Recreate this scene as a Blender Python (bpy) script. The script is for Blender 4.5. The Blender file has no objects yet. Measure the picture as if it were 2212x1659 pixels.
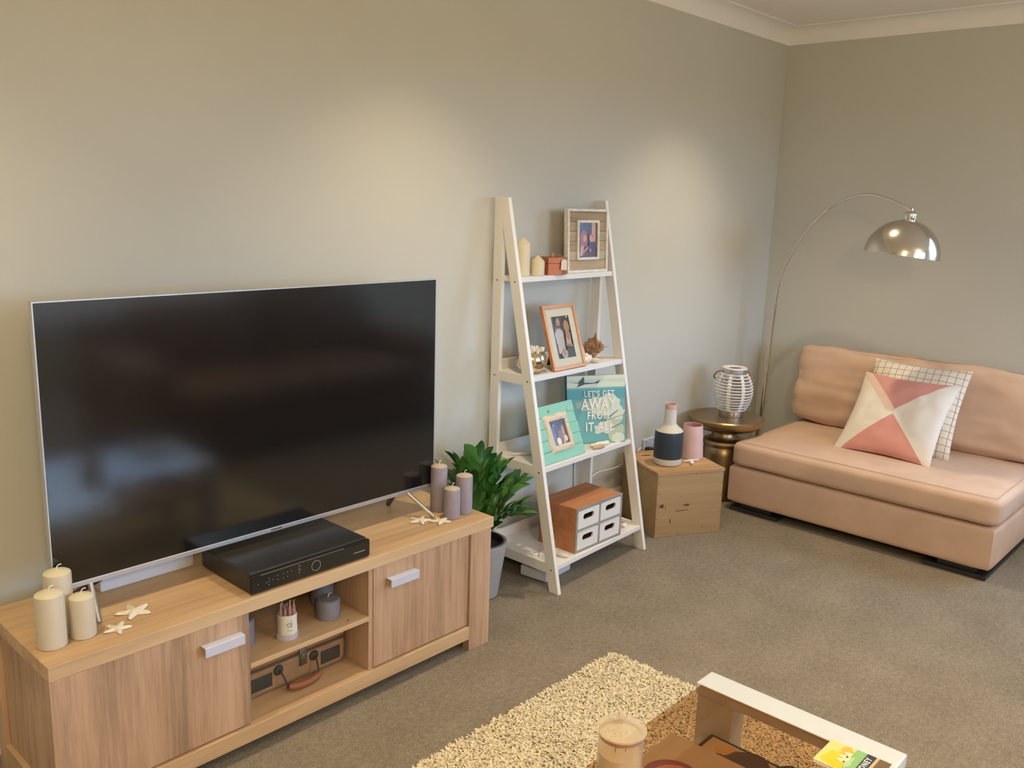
import bpy, bmesh, math, random
from mathutils import Vector, Matrix, noise, Euler

random.seed(7)
SC = bpy.context.scene
COL = bpy.context.collection
PI = math.pi

# ------------------------------------------------------------------ camera
def camera():
    yaw, pit, rol = math.radians(47.596), math.radians(11.742), math.radians(1.864)
    f = Vector((math.sin(yaw)*math.cos(pit), math.cos(yaw)*math.cos(pit), -math.sin(pit)))
    r = Vector((math.cos(yaw), -math.sin(yaw), 0)); u = r.cross(f)
    r2 = r*math.cos(rol) + u*math.sin(rol); u2 = u*math.cos(rol) - r*math.sin(rol)
    cd = bpy.data.cameras.new('camera'); cam = bpy.data.objects.new('camera', cd); COL.objects.link(cam)
    m = Matrix((r2, u2, -f)).transposed().to_4x4(); m.translation = (0, 0, 1.5)
    cam.matrix_world = m
    cd.sensor_fit = 'HORIZONTAL'; cd.sensor_width = 36.0; cd.lens = 1920.08/2212*36
    cd.clip_start = .02
    SC.camera = cam
camera()
VS = SC.view_settings
VS.view_transform = 'Standard'; VS.look = 'None'; VS.gamma = 1.0; VS.exposure = 0.12
VS.use_curve_mapping = False

# ------------------------------------------------------------------ world and daylight
W = bpy.data.worlds.new('sky'); SC.world = W; W.use_nodes = True
def sky():
    # overcast-bright sky above the horizon, darker ground below it
    t = W.node_tree; bg = t.nodes['Background']
    tc = t.nodes.new('ShaderNodeTexCoord'); sp = t.nodes.new('ShaderNodeSeparateXYZ'); t.links.new(tc.outputs['Generated'], sp.inputs[0])
    rp = t.nodes.new('ShaderNodeValToRGB'); t.links.new(sp.outputs['Z'], rp.inputs[0])
    e = rp.color_ramp.elements
    e[0].position = 0.0; e[0].color = (.10, .095, .08, 1)
    e[1].position = .02; e[1].color = (.49, .70, 1.0, 1)
    t.links.new(rp.outputs[0], bg.inputs[0]); bg.inputs[1].default_value = 12.5
sky()
def portal(name, loc, rot, sx, sy):
    l = bpy.data.lights.new(name, 'AREA'); l.shape = 'RECTANGLE'; l.size = sx; l.size_y = sy; l.cycles.is_portal = True
    o = bpy.data.objects.new(name, l); COL.objects.link(o); o.location = loc; o.rotation_euler = rot
portal('front_window_portal', (2.85, -2.92, 1.325), (PI/2, 0, 0), 2.5, 1.65)
portal('side_window_portal', (4.96, .05, 1.5), (0, PI/2, 0), 1.2, 1.3)
WARM = (1.0, .79, .50)
def downlight(x, y, power, cone=100, blend=1.0):
    l = bpy.data.lights.new('ceiling_downlight', 'SPOT'); l.energy = power; l.color = WARM
    l.spot_size = math.radians(cone); l.spot_blend = blend; l.shadow_soft_size = .035
    o = bpy.data.objects.new('ceiling_downlight', l); COL.objects.link(o); o.location = (x, y, 2.44)
for x, y, p in ((.33, 1.80, 56), (2.06, 1.80, 60), (3.77, 1.80, 62),
                (.33, .1, 110), (2.06, .1, 125), (3.77, .1, 58), (2.06, -1.7, 110), (.33, -1.7, 110)):
    downlight(x, y, p)
def fill_light(loc, power, r):  # added warm point source without a fixture, lifts the room's ambient light
    l = bpy.data.lights.new('warm_fill', 'POINT'); l.energy = power; l.color = WARM; l.shadow_soft_size = r
    o = bpy.data.objects.new('warm_fill', l); COL.objects.link(o); o.location = loc
fill_light((-.3, -1.0, 2.2), 82, .16)
fill_light((2.9, -2.0, 2.2), 34, .16)

# ------------------------------------------------------------------ colours and materials
def S(r, g, b):
    f = lambda v: (v/255/12.92) if v <= 10 else ((v/255+.055)/1.055)**2.4
    return (f(r), f(g), f(b), 1)
def mul(c, k): return (min(c[0]*k, 1), min(c[1]*k, 1), min(c[2]*k, 1), 1)
MATS = {}
class N:
    def __init__(s, name):
        s.m = bpy.data.materials.new(name); s.m.use_nodes = True; s.t = s.m.node_tree
        s.b = s.t.nodes['Principled BSDF']; MATS[name] = s.m
    def n(s, t, **k):
        x = s.t.nodes.new(t)
        for a, v in k.items():
            if a.startswith('i_'): x.inputs[a[2:]].default_value = v
            else: setattr(x, a, v)
        return x
    def l(s, a, b): s.t.links.new(a, b)
    def coords(s, scale=(1, 1, 1), rand=False):
        tc = s.n('ShaderNodeTexCoord'); mp = s.n('ShaderNodeMapping'); mp.inputs['Scale'].default_value = scale
        s.l(tc.outputs['Object'], mp.inputs['Vector'])
        if rand:
            oi = s.n('ShaderNodeObjectInfo'); mm = s.n('ShaderNodeMath', operation='MULTIPLY'); mm.inputs[1].default_value = 37
            s.l(oi.outputs['Random'], mm.inputs[0]); cx = s.n('ShaderNodeCombineXYZ')
            for i in range(3): s.l(mm.outputs[0], cx.inputs[i])
            s.l(cx.outputs[0], mp.inputs['Location'])
        return mp.outputs[0]
    def noise(s, vec, scale, detail=3, rough=.5):
        x = s.n('ShaderNodeTexNoise'); x.inputs['Scale'].default_value = scale
        x.inputs['Detail'].default_value = detail; x.inputs['Roughness'].default_value = rough
        s.l(vec, x.inputs['Vector']); return x.outputs['Fac']
    def ramp(s, fac, stops):
        x = s.n('ShaderNodeValToRGB'); e = x.color_ramp.elements
        while len(e) < len(stops): e.new(.5)
        for k, (p, c) in enumerate(stops): e[k].position = p; e[k].color = c
        s.l(fac, x.inputs[0]); return x.outputs[0]
    def bump(s, h, strength=.3, dist=.002):
        x = s.n('ShaderNodeBump'); x.inputs['Strength'].default_value = strength; x.inputs['Distance'].default_value = dist
        s.l(h, x.inputs['Height']); s.l(x.outputs[0], s.b.inputs['Normal'])
    def set(s, rough=.6, metal=0, spec=.5):
        s.b.inputs['Roughness'].default_value = rough; s.b.inputs['Metallic'].default_value = metal
        s.b.inputs['Specular IOR Level'].default_value = spec
def plain(name, col, rough=.6, metal=0, spec=.5, var=.06, scale=18, bump=0, bscale=200, bd=.001):
    a = N(name); a.set(rough, metal, spec); v = a.coords(rand=True)
    a.l(a.ramp(a.noise(v, scale), [(.3, mul(col, 1-var)), (.7, mul(col, 1+var))]), a.b.inputs['Base Color'])
    if bump: a.bump(a.noise(v, bscale, 2), bump, bd)
    return a.m
def wood(name, dark, mid, light, axis='x', freq=14, rough=.5, spec=.35, contrast=1):
    a = N(name); a.set(rough, 0, spec)
    st = {'x': (.06, 1, 1), 'y': (1, .06, 1), 'z': (1, 1, .06)}[axis]
    v = a.coords(st, rand=True)
    n1 = a.noise(v, freq, 5, .6); n2 = a.noise(v, freq*7, 3, .7)
    m = a.n('ShaderNodeMix', data_type='FLOAT'); m.inputs[0].default_value = .32
    a.l(n1, m.inputs[2]); a.l(n2, m.inputs[3])
    h = .13*contrast
    a.l(a.ramp(m.outputs[0], [(.5-h, dark), (.5, mid), (.5+h*.8, light)]), a.b.inputs['Base Color'])
    a.bump(n2, .12, .0008)
    return a.m
def glassy(name, tint, rough=.0, refl=1.0, haze=0):
    a = N(name); t = a.t; out = t.nodes['Material Output']; t.nodes.remove(a.b)
    tr = a.n('ShaderNodeBsdfTransparent'); tr.inputs[0].default_value = tint
    gl = a.n('ShaderNodeBsdfGlossy'); gl.inputs['Roughness'].default_value = rough; gl.inputs['Color'].default_value = (refl, refl, refl, 1)
    fr = a.n('ShaderNodeLayerWeight'); fr.inputs[0].default_value = .5
    pw = a.n('ShaderNodeMath', operation='POWER'); pw.inputs[1].default_value = 5; a.l(fr.outputs['Facing'], pw.inputs[0])
    ma = a.n('ShaderNodeMath', operation='MULTIPLY_ADD'); ma.inputs[1].default_value = .93; ma.inputs[2].default_value = .035; a.l(pw.outputs[0], ma.inputs[0])
    mx = a.n('ShaderNodeMixShader'); a.l(ma.outputs[0], mx.inputs[0]); a.l(tr.outputs[0], mx.inputs[1]); a.l(gl.outputs[0], mx.inputs[2])
    if haze:
        df = a.n('ShaderNodeBsdfDiffuse'); df.inputs[0].default_value = (.72, .64, .48, 1); m2 = a.n('ShaderNodeMixShader'); m2.inputs[0].default_value = haze
        a.l(mx.outputs[0], m2.inputs[1]); a.l(df.outputs[0], m2.inputs[2]); a.l(m2.outputs[0], out.inputs[0]); return a.m
    a.l(mx.outputs[0], out.inputs[0]); return a.m
def attr_mat(name, rough=.5, spec=.3, sub=0):
    a = N(name); a.set(rough, 0, spec); at = a.n('ShaderNodeAttribute'); at.attribute_name = 'Col'
    a.l(at.outputs['Color'], a.b.inputs['Base Color']); return a.m

# room
def wall_mat():
    a = N('wall_paint'); a.set(.75, 0, .25); v = a.coords()
    a.l(a.ramp(a.noise(v, 1.3), [(.3, (.545, .54, .48, 1)), (.7, (.57, .565, .505, 1))]), a.b.inputs['Base Color'])
    a.bump(a.noise(v, 260, 2), .08, .001)
wall_mat()
plain('ceiling_paint', (.92, .88, .81, 1), .8, var=.01, scale=2)
plain('trim_paint', (.86, .84, .80, 1), .45, var=.015, scale=3)
def carpet():
    a = N('carpet'); a.set(.95, 0, .1); v = a.coords()
    n1 = a.noise(v, 170, 2, .7); n2 = a.noise(v, 5, 3); n3 = a.noise(v, 55, 2)
    m = a.n('ShaderNodeMix', data_type='FLOAT'); m.inputs[0].default_value = .25; a.l(n1, m.inputs[2]); a.l(n2, m.inputs[3])
    m2 = a.n('ShaderNodeMix', data_type='FLOAT'); m2.inputs[0].default_value = .25; a.l(m.outputs[0], m2.inputs[2]); a.l(n3, m2.inputs[3])
    a.l(a.ramp(m2.outputs[0], [(.34, (.138, .118, .092, 1)), (.5, (.222, .191, .149, 1)), (.66, (.32, .277, .22, 1))]), a.b.inputs['Base Color'])
    a.bump(n1, .6, .004)
carpet()
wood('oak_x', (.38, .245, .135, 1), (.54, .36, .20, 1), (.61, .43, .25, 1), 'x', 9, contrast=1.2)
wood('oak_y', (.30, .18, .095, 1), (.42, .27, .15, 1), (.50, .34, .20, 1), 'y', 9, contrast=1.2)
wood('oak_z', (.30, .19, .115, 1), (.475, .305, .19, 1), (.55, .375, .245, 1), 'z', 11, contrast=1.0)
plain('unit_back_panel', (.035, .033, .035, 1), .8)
plain('brushed_steel', (.62, .62, .64, 1), .32, 1, var=.03, scale=60)
plain('satin_aluminium', (.63, .65, .78, 1), .42, .25, var=.02)
plain('silver_bezel', (.56, .54, .52, 1), .38, .8, var=.02)
plain('chrome', (.74, .73, .71, 1), .10, 1, var=.01)
plain('dome_chrome', (.66, .63, .58, 1), .16, 1, var=.01)
plain('brass', (.40, .285, .155, 1), .34, 1, var=.08, scale=9)
plain('copper_wood', (.56, .25, .10, 1), .35, .25, var=.06)
plain('copper', (.50, .165, .08, 1), .34, .6, var=.06, scale=20)
plain('black_plastic', (.022, .021, .02, 1), .35, var=.05)
plain('black_gloss', (.012, .012, .012, 1), .12, var=.02)
plain('dark_metal', (.06, .06, .065, 1), .4, .6)
a = N('tv_screen'); a.set(.12, 0, .85); a.b.inputs['Base Color'].default_value = (.006, .006, .006, 1)
plain('white_paint', (.80, .78, .75, 1), .42, var=.02, scale=4)
plain('white_gloss', (.55, .585, .61, 1), .25, var=.01)
plain('white_plastic', (.64, .65, .70, 1), .4, var=.01)
plain('white_ceramic', (.72, .72, .70, 1), .4, var=.03)
plain('white_rattan', (.80, .77, .74, 1), .5, var=.04)
plain('distressed_white', (.72, .69, .61, 1), .7, var=.12, scale=45, bump=.2)
plain('cream_wax', (.66, .59, .41, 1), .45, var=.03, scale=6)
plain('cream_wax_pale', (.56, .49, .375, 1), .45, var=.03, scale=6)
plain('peach_wax', (.66, .44, .22, 1), .45, var=.06, scale=12)
plain('mauve_wax', (.30, .26, .30, 1), .55, var=.06, scale=40, bump=.1)
plain('mauve_wax_top', (.52, .42, .33, 1), .55, var=.05)
plain('slate_wax', (.19, .18, .205, 1), .6, var=.10, scale=40, bump=.15)
plain('wick', (.80, .76, .62, 1), .8)
plain('dark_wick', (.05, .03, .02, 1), .8)
plain('peach_suede', (.63, .445, .335, 1), .85, spec=.2, var=.07, scale=7, bump=.15, bscale=500)
plain('peach_piping', (.50, .34, .24, 1), .85)
plain('plant_pot', (.36, .36, .37, 1), .55, var=.05, scale=30)
plain('black_liner', (.02, .02, .02, 1), .5)
plain('soil', (.035, .025, .02, 1), .95, var=.4, scale=90, bump=.8, bscale=90, bd=.01)
def leaf_mat():
    a = N('leaf'); a.set(.32, 0, .5); v = a.coords(rand=True); oi = a.n('ShaderNodeObjectInfo')
    m = a.n('ShaderNodeMix', data_type='FLOAT'); m.inputs[0].default_value = .35
    a.l(oi.outputs['Random'], m.inputs[2]); a.l(a.noise(v, 30), m.inputs[3])
    a.l(a.ramp(m.outputs[0], [(.1, (.018, .085, .020, 1)), (.6, (.055, .19, .035, 1)), (.95, (.16, .34, .07, 1))]), a.b.inputs['Base Color'])
leaf_mat()
plain('stalk', (.10, .17, .05, 1), .5)
wood('crate_side', (.26, .17, .085, 1), (.41, .275, .14, 1), (.48, .34, .185, 1), 'x', 6, .8, .2, 2.0)
wood('crate_lid', (.34, .19, .09, 1), (.52, .32, .16, 1), (.62, .42, .25, 1), 'x', 9, .65, .25, 1.2)
plain('dark_stain', (.10, .055, .03, 1), .9)
wood('orange_pine', (.37, .145, .06, 1), (.47, .20, .085, 1), (.54, .25, .115, 1), 'x', 7, .5)
wood('drawer_edge', (.24, .22, .19, 1), (.32, .30, .26, 1), (.38, .36, .31, 1), 'x', 9, .6)
wood('weathered_board', (.30, .21, .13, 1), (.44, .34, .22, 1), (.54, .44, .31, 1), 'x', 10, .8, .2, 1.5)
def chipped(name, base, chip, thr=.62, scale=26):
    a = N(name); a.set(.65, 0, .3); v = a.coords((1, 1, 2.2), rand=True)
    a.l(a.ramp(a.noise(v, scale, 5, .65), [(thr, base), (thr+.03, chip)]), a.b.inputs['Base Color'])
chipped('mint_paint', (.26, .56, .44, 1), (.20, .13, .06, 1), .655)
chipped('lace_paint', (.68, .58, .44, 1), (.40, .30, .19, 1), .60, 60)
plain('navy_glaze', (.026, .040, .058, 1), .5, var=.1, scale=30)
plain('rim_glaze', (.62, .36, .33, 1), .5, var=.03)
plain('pink_glaze', (.68, .475, .45, 1), .5, var=.03)
plain('rose_glaze', (.55, .20, .22, 1), .5, var=.03)
plain('sand_glaze', (.66, .62, .54, 1), .55, var=.03)
plain('pale_glaze', (.66, .64, .62, 1), .5, var=.03)
plain('leather_brown', (.26, .09, .035, 1), .5, var=.1, scale=30)
plain('case_tan', (.31, .175, .082, 1), .65, var=.1, scale=30, bump=.2)
plain('case_dark', (.045, .04, .03, 1), .7, var=.12, scale=40)
plain('case_metal', (.22, .20, .15, 1), .4, .8)
plain('paper', (.72, .66, .54, 1), .8, var=.03)
plain('paper_grey', (.50, .47, .50, 1), .85, var=.05)
plain('candle_rose', (.36, .20, .17, 1), .6, var=.05)
plain('twine', (.50, .36, .20, 1), .9)
plain('ink', (.22, .18, .17, 1), .8)
plain('shell_white', (.80, .73, .64, 1), .5, var=.08, scale=50)
plain('starfish_white', (.72, .66, .55, 1), .75, var=.06, scale=120, bump=.5, bscale=300, bd=.003)
plain('driftwood', (.56, .40, .24, 1), .8, var=.15, scale=40)
plain('conch_brown', (.34, .19, .10, 1), .55, var=.35, scale=40)
plain('mercury_glass', (.72, .62, .46, 1), .12, 1, var=.28, scale=60)
plain('rug_back', (.60, .51, .36, 1), .95, var=.1, scale=60)
plain('brown_leather', (.24, .155, .11, 1), .5, var=.1, scale=20)
glassy('smoked_glass', (.80, .665, .525, 1))
glassy('jar_glass', (.96, .94, .90, 1), haze=.16)
glassy('lid_glass', (.94, .91, .85, 1), haze=.30)
glassy('window_glass', (.92, .96, 1, 1))
glassy('clear_glass', (.94, .94, .92, 1))
attr_mat('print', .5)
attr_mat('glossy_print', .25, .5)
attr_mat('rug_yarn', .95, .1)
plain('lettering_white', (.80, .80, .76, 1), .6, var=.02)
plain('lettering_dim', (.30, .30, .30, 1), .5)
plain('mount_board', (.82, .77, .66, 1), .7, var=.02)
plain('print_side', (.05, .13, .14, 1), .6)
plain('navy_band', (.035, .055, .085, 1), .5)
a = N('led'); a.b.inputs['Emission Color'].default_value = (.15, .3, 1, 1); a.b.inputs['Emission Strength'].default_value = 3
def pillow_print():
    a = N('triangle_print'); a.set(.8, 0, .2)
    tc = a.n('ShaderNodeTexCoord'); sp = a.n('ShaderNodeSeparateXYZ'); a.l(tc.outputs['Object'], sp.inputs[0])
    def mth(op, x, y=None):
        k = a.n('ShaderNodeMath', operation=op)
        if hasattr(x, 'links'): a.l(x, k.inputs[0])
        else: k.inputs[0].default_value = x
        if y is not None:
            if hasattr(y, 'links'): a.l(y, k.inputs[1])
            else: k.inputs[1].default_value = y
        return k.outputs[0]
    u = mth('ABSOLUTE', sp.outputs[0]); vv = mth('SUBTRACT', sp.outputs[2], .225); v = mth('ABSOLUTE', vv)
    lim = mth('SUBTRACT', mth('MULTIPLY', v, .92), .012)
    inside = mth('GREATER_THAN', lim, u)
    up = mth('GREATER_THAN', vv, 0.0); strip_w = mth('MULTIPLY', up, .05)
    band = mth('GREATER_THAN', mth('ADD', lim, strip_w), u); left = mth('LESS_THAN', sp.outputs[0], 0.0)
    band = mth('MULTIPLY', band, mth('MULTIPLY', left, up))
    m0 = a.n('ShaderNodeMix', data_type='RGBA'); m0.inputs[6].default_value = (.80, .73, .65, 1); m0.inputs[7].default_value = (.78, .58, .50, 1)
    a.l(band, m0.inputs[0])
    m1 = a.n('ShaderNodeMix', data_type='RGBA'); m1.inputs[7].default_value = (.66, .31, .27, 1)
    a.l(inside, m1.inputs[0]); a.l(m0.outputs[2], m1.inputs[6]); a.l(m1.outputs[2], a.b.inputs['Base Color'])
    b = N('grid_print'); b.set(.8, 0, .2)
    tc = b.n('ShaderNodeTexCoord'); sp = b.n('ShaderNodeSeparateXYZ'); b.l(tc.outputs['Object'], sp.inputs[0])
    outs = []
    for i in (0, 2):
        p = b.n('ShaderNodeMath', operation='PINGPONG'); p.inputs[1].default_value = .017; b.l(sp.outputs[i], p.inputs[0])
        q = b.n('ShaderNodeMath', operation='LESS_THAN'); q.inputs[1].default_value = .0011; b.l(p.outputs[0], q.inputs[0]); outs.append(q.outputs[0])
    mx = b.n('ShaderNodeMath', operation='MAXIMUM'); b.l(outs[0], mx.inputs[0]); b.l(outs[1], mx.inputs[1])
    m = b.n('ShaderNodeMix', data_type='RGBA'); m.inputs[6].default_value = (.80, .72, .62, 1); m.inputs[7].default_value = (.20, .13, .09, 1)
    b.l(mx.outputs[0], m.inputs[0]); b.l(m.outputs[2], b.b.inputs['Base Color'])
pillow_print()

# ------------------------------------------------------------------ builders
def tag(o, label=None, cat=None, group=None, kind=None):
    if label: o['label'] = label
    if cat: o['category'] = cat
    if group: o['group'] = group
    if kind: o['kind'] = kind
    return o
def thing(name, label, cat, loc=(0, 0, 0), rot=0, group=None):
    o = bpy.data.objects.new(name, None); COL.objects.link(o); o.empty_display_size = .05
    o.location = loc; o.rotation_euler = rot if isinstance(rot, (tuple, Euler)) else (0, 0, rot)
    return tag(o, label, cat, group)
def obj(name, bm, mat, parent=None, smooth=35, loc=None, rot=None):
    me = bpy.data.meshes.new(name)
    if isinstance(bm, bmesh.types.BMesh):
        bmesh.ops.recalc_face_normals(bm, faces=bm.faces[:]); bm.to_mesh(me); bm.free()
    else: me = bm
    if smooth:
        me.shade_smooth(); me.set_sharp_from_angle(angle=math.radians(smooth))
    if not me.materials: me.materials.append(MATS[mat])
    o = bpy.data.objects.new(name, me); COL.objects.link(o)
    if parent: o.parent = parent
    if loc: o.location = loc
    if rot: o.rotation_euler = rot
    return o
def addbox(bm, x0, x1, y0, y1, z0, z1, bev=0, seg=2):
    r = bmesh.ops.create_cube(bm, size=1)
    for v in r['verts']:
        v.co = Vector((x0 if v.co.x < 0 else x1, y0 if v.co.y < 0 else y1, z0 if v.co.z < 0 else z1))
    if bev:
        ed = {e for v in r['verts'] for e in v.link_edges}
        bmesh.ops.bevel(bm, geom=list(ed), offset=bev, segments=seg, profile=.5, affect='EDGES')
def box(name, mat, parent, x0, x1, y0, y1, z0, z1, bev=.0015, seg=2):
    bm = bmesh.new(); addbox(bm, x0, x1, y0, y1, z0, z1, bev, seg)
    return obj(name, bm, mat, parent, 12)
def addprism(bm, pts, fn0, fn1):
    a = [bm.verts.new(fn0(p)) for p in pts]; b = [bm.verts.new(fn1(p)) for p in pts]
    bm.faces.new(a); bm.faces.new(list(reversed(b)))
    n = len(pts)
    for i in range(n): bm.faces.new((a[i], b[i], b[(i+1) % n], a[(i+1) % n]))
def prism_x(name, mat, parent, pts, x0, x1, bev=0):   # pts in (y, z)
    bm = bmesh.new(); addprism(bm, pts, lambda p: (x0, p[0], p[1]), lambda p: (x1, p[0], p[1]))
    if bev: bmesh.ops.bevel(bm, geom=bm.edges[:], offset=bev, segments=2, profile=.5, affect='EDGES')
    return obj(name, bm, mat, parent, 12)
def prism_y(name, mat, parent, pts, y0, y1, bev=0):   # pts in (x, z)
    bm = bmesh.new(); addprism(bm, pts, lambda p: (p[0], y0, p[1]), lambda p: (p[0], y1, p[1]))
    if bev: bmesh.ops.bevel(bm, geom=bm.edges[:], offset=bev, segments=2, profile=.5, affect='EDGES')
    return obj(name, bm, mat, parent, 12)
def prism_z(name, mat, parent, pts, z0, z1, bev=0):   # pts in (x, y)
    bm = bmesh.new(); addprism(bm, pts, lambda p: (p[0], p[1], z0), lambda p: (p[0], p[1], z1))
    if bev: bmesh.ops.bevel(bm, geom=bm.edges[:], offset=bev, segments=2, profile=.5, affect='EDGES')
    return obj(name, bm, mat, parent, 12)
def addlathe(bm, prof, seg=40, close=False):
    rings = []
    for r, z in prof:
        if r < 1e-6: rings.append([bm.verts.new((0, 0, z))])
        else: rings.append([bm.verts.new((r*math.cos(2*PI*k/seg), r*math.sin(2*PI*k/seg), z)) for k in range(seg)])
    pairs = list(zip(rings, rings[1:])) + ([(rings[-1], rings[0])] if close else [])
    for a, b in pairs:
        for k in range(seg):
            k2 = (k+1) % seg
            q = [a[k % len(a)], a[k2 % len(a)], b[k2 % len(b)], b[k % len(b)]]
            u = []
            for v in q:
                if v not in u: u.append(v)
            if len(u) > 2: bm.faces.new(u)
def lathe(name, mat, parent, prof, seg=40, smooth=35, close=False, loc=None, rot=None):
    bm = bmesh.new(); addlathe(bm, prof, seg, close); return obj(name, bm, mat, parent, smooth, loc, rot)
def addtube(bm, pts, r, seg=10, closed=False):
    pts = [Vector(p) for p in pts]; n = len(pts); rings = []
    up = None
    for i, p in enumerate(pts):
        if closed: t = pts[(i+1) % n]-pts[i-1]
        else: t = pts[min(i+1, n-1)]-pts[max(i-1, 0)]
        t.normalize()
        if up is None: up = t.orthogonal().normalized()
        else: up = (up - t*up.dot(t)).normalized()
        s = t.cross(up); rr = r[i] if isinstance(r, (list, tuple)) else r
        rings.append([bm.verts.new(p+(up*math.cos(2*PI*k/seg)+s*math.sin(2*PI*k/seg))*rr) for k in range(seg)])
    m = n if closed else n-1
    for i in range(m):
        a, b = rings[i], rings[(i+1) % n]
        for k in range(seg): bm.faces.new((a[k], a[(k+1) % seg], b[(k+1) % seg], b[k]))
    if not closed: bm.faces.new(rings[0]); bm.faces.new(list(reversed(rings[-1])))
def tube(name, mat, parent, pts, r, seg=10, closed=False, smooth=40):
    bm = bmesh.new(); addtube(bm, pts, r, seg, closed); return obj(name, bm, mat, parent, smooth)
def arc_smooth(pts, per=6):
    P = [Vector(p) for p in pts]; out = []
    for i in range(len(P)-1):
        p0, p1, p2, p3 = P[max(i-1, 0)], P[i], P[i+1], P[min(i+2, len(P)-1)]
        for k in range(per):
            t = k/per
            out.append(.5*((2*p1)+(p2-p0)*t+(2*p0-5*p1+4*p2-p3)*t*t+(3*p1-p0-3*p2+p3)*t**3))
    out.append(P[-1]); return out
def soft_box(name, mat, parent, b, r=.03, puff=(0, 0, 0), n=18, wr=0, wf=5, seed=0):
    x0, x1, y0, y1, z0, z1 = b; bm = bmesh.new()
    c = Vector(((x0+x1)/2, (y0+y1)/2, (z0+z1)/2)); h = Vector(((x1-x0)/2, (y1-y0)/2, (z1-z0)/2))
    bmesh.ops.create_cube(bm, size=2)
    bmesh.ops.subdivide_edges(bm, edges=bm.edges[:], cuts=n, use_grid_fill=True)
    for v in bm.verts:
        s = v.co.copy()
        p = Vector([math.copysign(1-(1-abs(t))**1.0, t) for t in s])
        p = Vector((p.x*h.x, p.y*h.y, p.z*h.z))
        q = Vector([max(-(h[i]-r), min(h[i]-r, p[i])) for i in range(3)])
        d = p-q
        if d.length > 1e-9: p = q + d.normalized()*r if d.length > r*.999 or sum(abs(abs(p[i])-h[i]) < 1e-6 for i in range(3)) else p
        for i in range(3):
            o = [j for j in range(3) if j != i]
            p[i] += puff[i]*math.copysign(1, s[i])*max(0, abs(s[i])-.5)*2*(1-s[o[0]]**2)*(1-s[o[1]]**2)
        if wr:
            nv = Vector((p.x+seed, p.y*1.0, p.z*2.2))*wf
            w = noise.noise(nv)+.5*noise.noise(nv*2.3)
            dn = Vector((s.x if abs(s.x) > .98 else 0, s.y if abs(s.y) > .98 else 0, s.z if abs(s.z) > .98 else 0))
            if dn.length: p += dn.normalized()*w*wr
        v.co = c+p
    return obj(name, bm, mat, parent, 60)
def flat(name, parent, polys, mat='print', y=0.0, axis='xz', lift=.00025):
    """a flat print: coloured shapes stacked a hair apart; each poly (colour, [(a, b)...])"""
    vs, fs, cs = [], [], []
    for k, (c, pts) in enumerate(polys):
        i0 = len(vs)
        for a, b in pts: vs.append((a, y-lift*k, b) if axis == 'xz' else (a, b, y+lift*k))
        fs.append(list(range(i0, i0+len(pts)))); cs.append(c)
    me = bpy.data.meshes.new(name); me.from_pydata(vs, [], fs); me.update()
    ca = me.color_attributes.new('Col', 'FLOAT_COLOR', 'CORNER')
    for p in me.polygons:
        want = Vector((0, -1, 0)) if axis == 'xz' else Vector((0, 0, 1))
        for li in p.loop_indices: ca.data[li].color = cs[p.index]
        if p.normal.dot(want) < 0: p.flip()
    me.update()
    return obj(name, me, mat, parent, 0)
def ell(cx, cz, rx, rz, n=16, a0=0, rot=0):
    o = []
    for k in range(n):
        t = 2*PI*k/n+a0; x, z = rx*math.cos(t), rz*math.sin(t)
        o.append((cx+x*math.cos(rot)-z*math.sin(rot), cz+x*math.sin(rot)+z*math.cos(rot)))
    return o
def blob(cx, cz, rx, rz, seed, n=18, amp=.25):
    rr = random.Random(seed); o = []
    for k in range(n):
        t = 2*PI*k/n; q = 1+rr.uniform(-amp, amp); o.append((cx+rx*q*math.cos(t), cz+rz*q*math.sin(t)))
    return o
def rect(x0, x1, z0, z1): return [(x0, z0), (x1, z0), (x1, z1), (x0, z1)]
def text(name, body, size, mat, parent, loc, rot=(PI/2, 0, 0), sx=1, bold=0, ext=.0004, space=1):
    cu = bpy.data.curves.new(name, 'FONT'); cu.body = body; cu.size = size; cu.align_x = 'CENTER'; cu.align_y = 'CENTER'
    cu.extrude = ext; cu.offset = bold; cu.space_character = space; cu.resolution_u = 3
    t = bpy.data.objects.new('tmp', cu); COL.objects.link(t)
    dg = bpy.context.evaluated_depsgraph_get(); me = bpy.data.meshes.new_from_object(t.evaluated_get(dg))
    bpy.data.objects.remove(t)
    for v in me.vertices: v.co.x *= sx
    me.materials.clear(); me.name = name
    o = obj(name, me, mat, parent, 0); o.location = loc; o.rotation_euler = rot
    return o

# ------------------------------------------------------------------ the room
XR, YB, ZC = 4.838, 2.43, 2.464
XL, YF = -1.7, -2.8
def struct(o): o['kind'] = 'structure'; return o
struct(box('floor', 'carpet', None, XL-.1, XR+.1, YF-.1, YB+.1, -.08, 0, 0))
struct(box('ceiling', 'ceiling_paint', None, XL-.1, XR+.1, YF-.1, YB+.1, ZC, ZC+.08, 0))
struct(box('wall_back', 'wall_paint', None, XL-.1, XR+.1, YB, YB+.1, 0, ZC, 0))
struct(box('wall_left', 'wall_paint', None, XL-.1, XL, YF, YB, 0, ZC, 0))
def wall_open(name, axis, at, a0, a1, o0, o1, z0, z1):
    bm = bmesh.new()
    for (p0, p1, q0, q1) in ((a0, o0, 0, ZC), (o1, a1, 0, ZC), (o0, o1, 0, z0), (o0, o1, z1, ZC)):
        if axis == 'x': addbox(bm, at, at+.1, p0, p1, q0, q1)
        else: addbox(bm, p0, p1, at-.1, at, q0, q1)
    return struct(obj(name, bm, 'wall_paint', None, 0))
wall_open('wall_right', 'x', XR, YF, YB, -.60, .70, .90, 2.10)
wall_open('wall_front', 'y', YF, XL, XR, 1.6, 4.1, .50, 2.15)
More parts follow.
